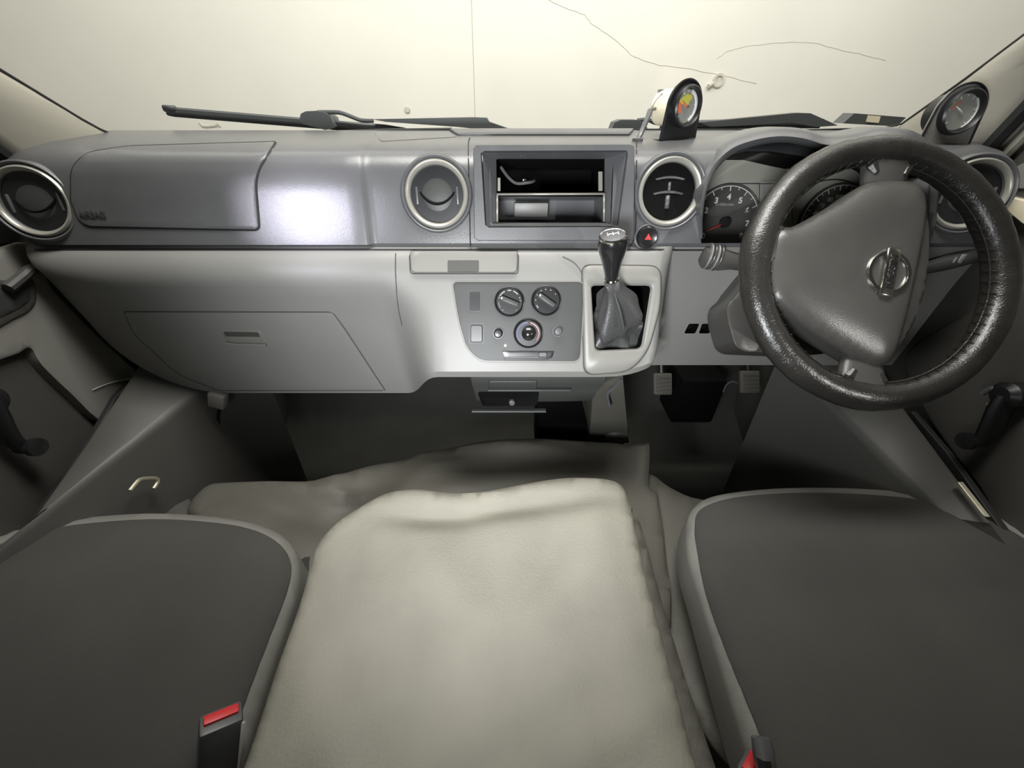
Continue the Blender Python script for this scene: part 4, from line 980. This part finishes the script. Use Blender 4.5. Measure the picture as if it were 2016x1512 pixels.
# ---- belt buckles
def buckle(name, label, T, Bt, w, d, capm='red'):
    t = thing(name, label, 'seat belt buckle'); ax = (T - Bt); L = ax.length; ax.normalize(); r = Vector((1, 0, 0)); r = (r - ax * r.dot(ax)).normalized(); f = ax.cross(r)
    tw = Matrix.Rotation(math.radians(38), 3, ax); r = tw @ r; f = tw @ f
    R = Matrix((r, f, ax)).transposed(); mb = MB()
    box(mb, Bt + ax * L * .5, (w, d, L), R, bev=.003); mb.build('buckle_body', 'dark2', t)
    mb = MB(); box(mb, T + ax * .0008 + f * d * .08, (w * .80, d * .42, .004), R, bev=.001); mb.build('release_button', capm, t)
    mb = MB(); s = 1 if f.y > 0 else -1
    tube(mb, [T - f * d * .50 * s - ax * .004 + r * w * .5 * s, Bt - f * d * .50 * s + r * w * .5 * s], .0022, 6); mb.build('buckle_edge', 'ring', t)
buckle('seat_belt_buckle', 'black seat belt buckle with red button beside the left seat', PD(436, 1412, .372), PD(418, 1640, .405), .034, .022)
buckle('seat_belt_buckle', 'black seat belt buckle with red button low beside the driver seat', PD(1482, 1505, .37), PD(1484, 1700, .40), .026, .020)
mb = MB(); tube(mb, [PD(1497, 1452, .365), PD(1503, 1480, .36), PD(1512, 1540, .365)], [.008, .0095, .009], 10); mb.build('recline_lever', 'dark', bpy.data.objects['driver_seat'])

# ================================================================== UNDER THE DASH
def pedal(label, px, py, w, h, Y):
    t = thing('foot_pedal', label, 'pedal'); c = PY(px, py, Y); n = Vector((0, -.8, .6)); r, u, n = basis(n); R = Matrix((r, -n, u)).transposed()
    mb = MB(); box(mb, c, (w, .014, h), R, bev=.004); pd = mb.build('pedal_pad', 'tan', t)
    for k in range(5):
        mb = MB(); box(mb, c + n * .008 + u * h * (-.34 + .17 * k), (w * .8, .003, .0035), R); mb.build('pedal_rib', 'tan', pd, smooth=False)
    mb = MB(); tube(mb, [c - n * .006, c - n * .02 + Vector((0, .06, .10)), c + Vector((0, .16, .26))], .007, 8); mb.build('pedal_arm', 'black', t)
pedal('worn clutch pedal just right of the gear lever surround', 1304, 756, .050, .060, .86)
pedal('ribbed brake pedal under the dash left of the steering wheel', 1475, 752, .052, .062, .86)
t = thing('floor_tunnel', 'narrow grey tunnel cover rising from the floor below the gear lever', 'tunnel cover')
P = [PY(1168, 760, .66), PY(1226, 740, .66), PY(1238, 872, .74), PY(1160, 872, .74)]
mb = MB(); Q = [p + Vector((0, .25, 0)) for p in P]; mb.add(P + Q, [(0, 1, 2, 3), (7, 6, 5, 4), (0, 4, 5, 1), (1, 5, 6, 2), (2, 6, 7, 3), (3, 7, 4, 0)]); mb.build('tunnel_cover', 'vinyl', t, smooth=False)
mb = MB(); lathe(mb, PY(1214, 855, .73), (0, -1, .6), [(.035, -.01), (.030, .004), (.018, .012), (.0005, .015)], 20); mb.build('gaiter_foot', 'vinyl', t)
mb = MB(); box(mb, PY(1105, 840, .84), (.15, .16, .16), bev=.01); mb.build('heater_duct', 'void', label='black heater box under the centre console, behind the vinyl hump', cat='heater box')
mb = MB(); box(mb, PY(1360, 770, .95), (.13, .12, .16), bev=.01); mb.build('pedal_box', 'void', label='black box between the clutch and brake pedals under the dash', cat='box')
mb = MB(); tube(mb, [Vector(p) for p in crv([tuple(PY(x, y, .78)) for x, y in ((1424, 772), (1430, 758), (1442, 751), (1452, 755))], 4)], .0018, 6); mb.build('hanging_cable', 'dark', label='thin loose cable hanging left of the brake pedal', cat='cable')
mb = MB(); tube(mb, [Vector(p) for p in crv([tuple(PY(x, y, .66)) for x, y in ((1222, 745), (1212, 760), (1196, 775), (1200, 800))], 4)], .004, 6); mb.build('shift_cable', 'dark', label='grey cable under the gear lever surround running to the floor', cat='cable')
t = thing('wiring_connector', 'cream wiring connector hanging under the left end of the glovebox', 'connector')
mb = MB(); box(mb, PY(430, 786, .60), (.030, .02, .035), Matrix.Rotation(.4, 3, 'Y'), bev=.003); mb.build('connector_body', 'side', t)
mb = MB(); tube(mb, [Vector(p) for p in crv([tuple(PY(x, y, .61)) for x, y in ((432, 800), (430, 830), (446, 880), (420, 940))], 4)], .003, 6); mb.build('connector_wire', 'black', t)
for px, py in ((1583, 770), (1597, 790)):
    pass
mb = MB(); tube(mb, [PY(1585, 765, .70), PY(1594, 790, .70)], [.006, .002], 6); mb.build('column_bracket', 'light', label='pale metal bracket tip hanging behind the lower wheel rim', cat='bracket')
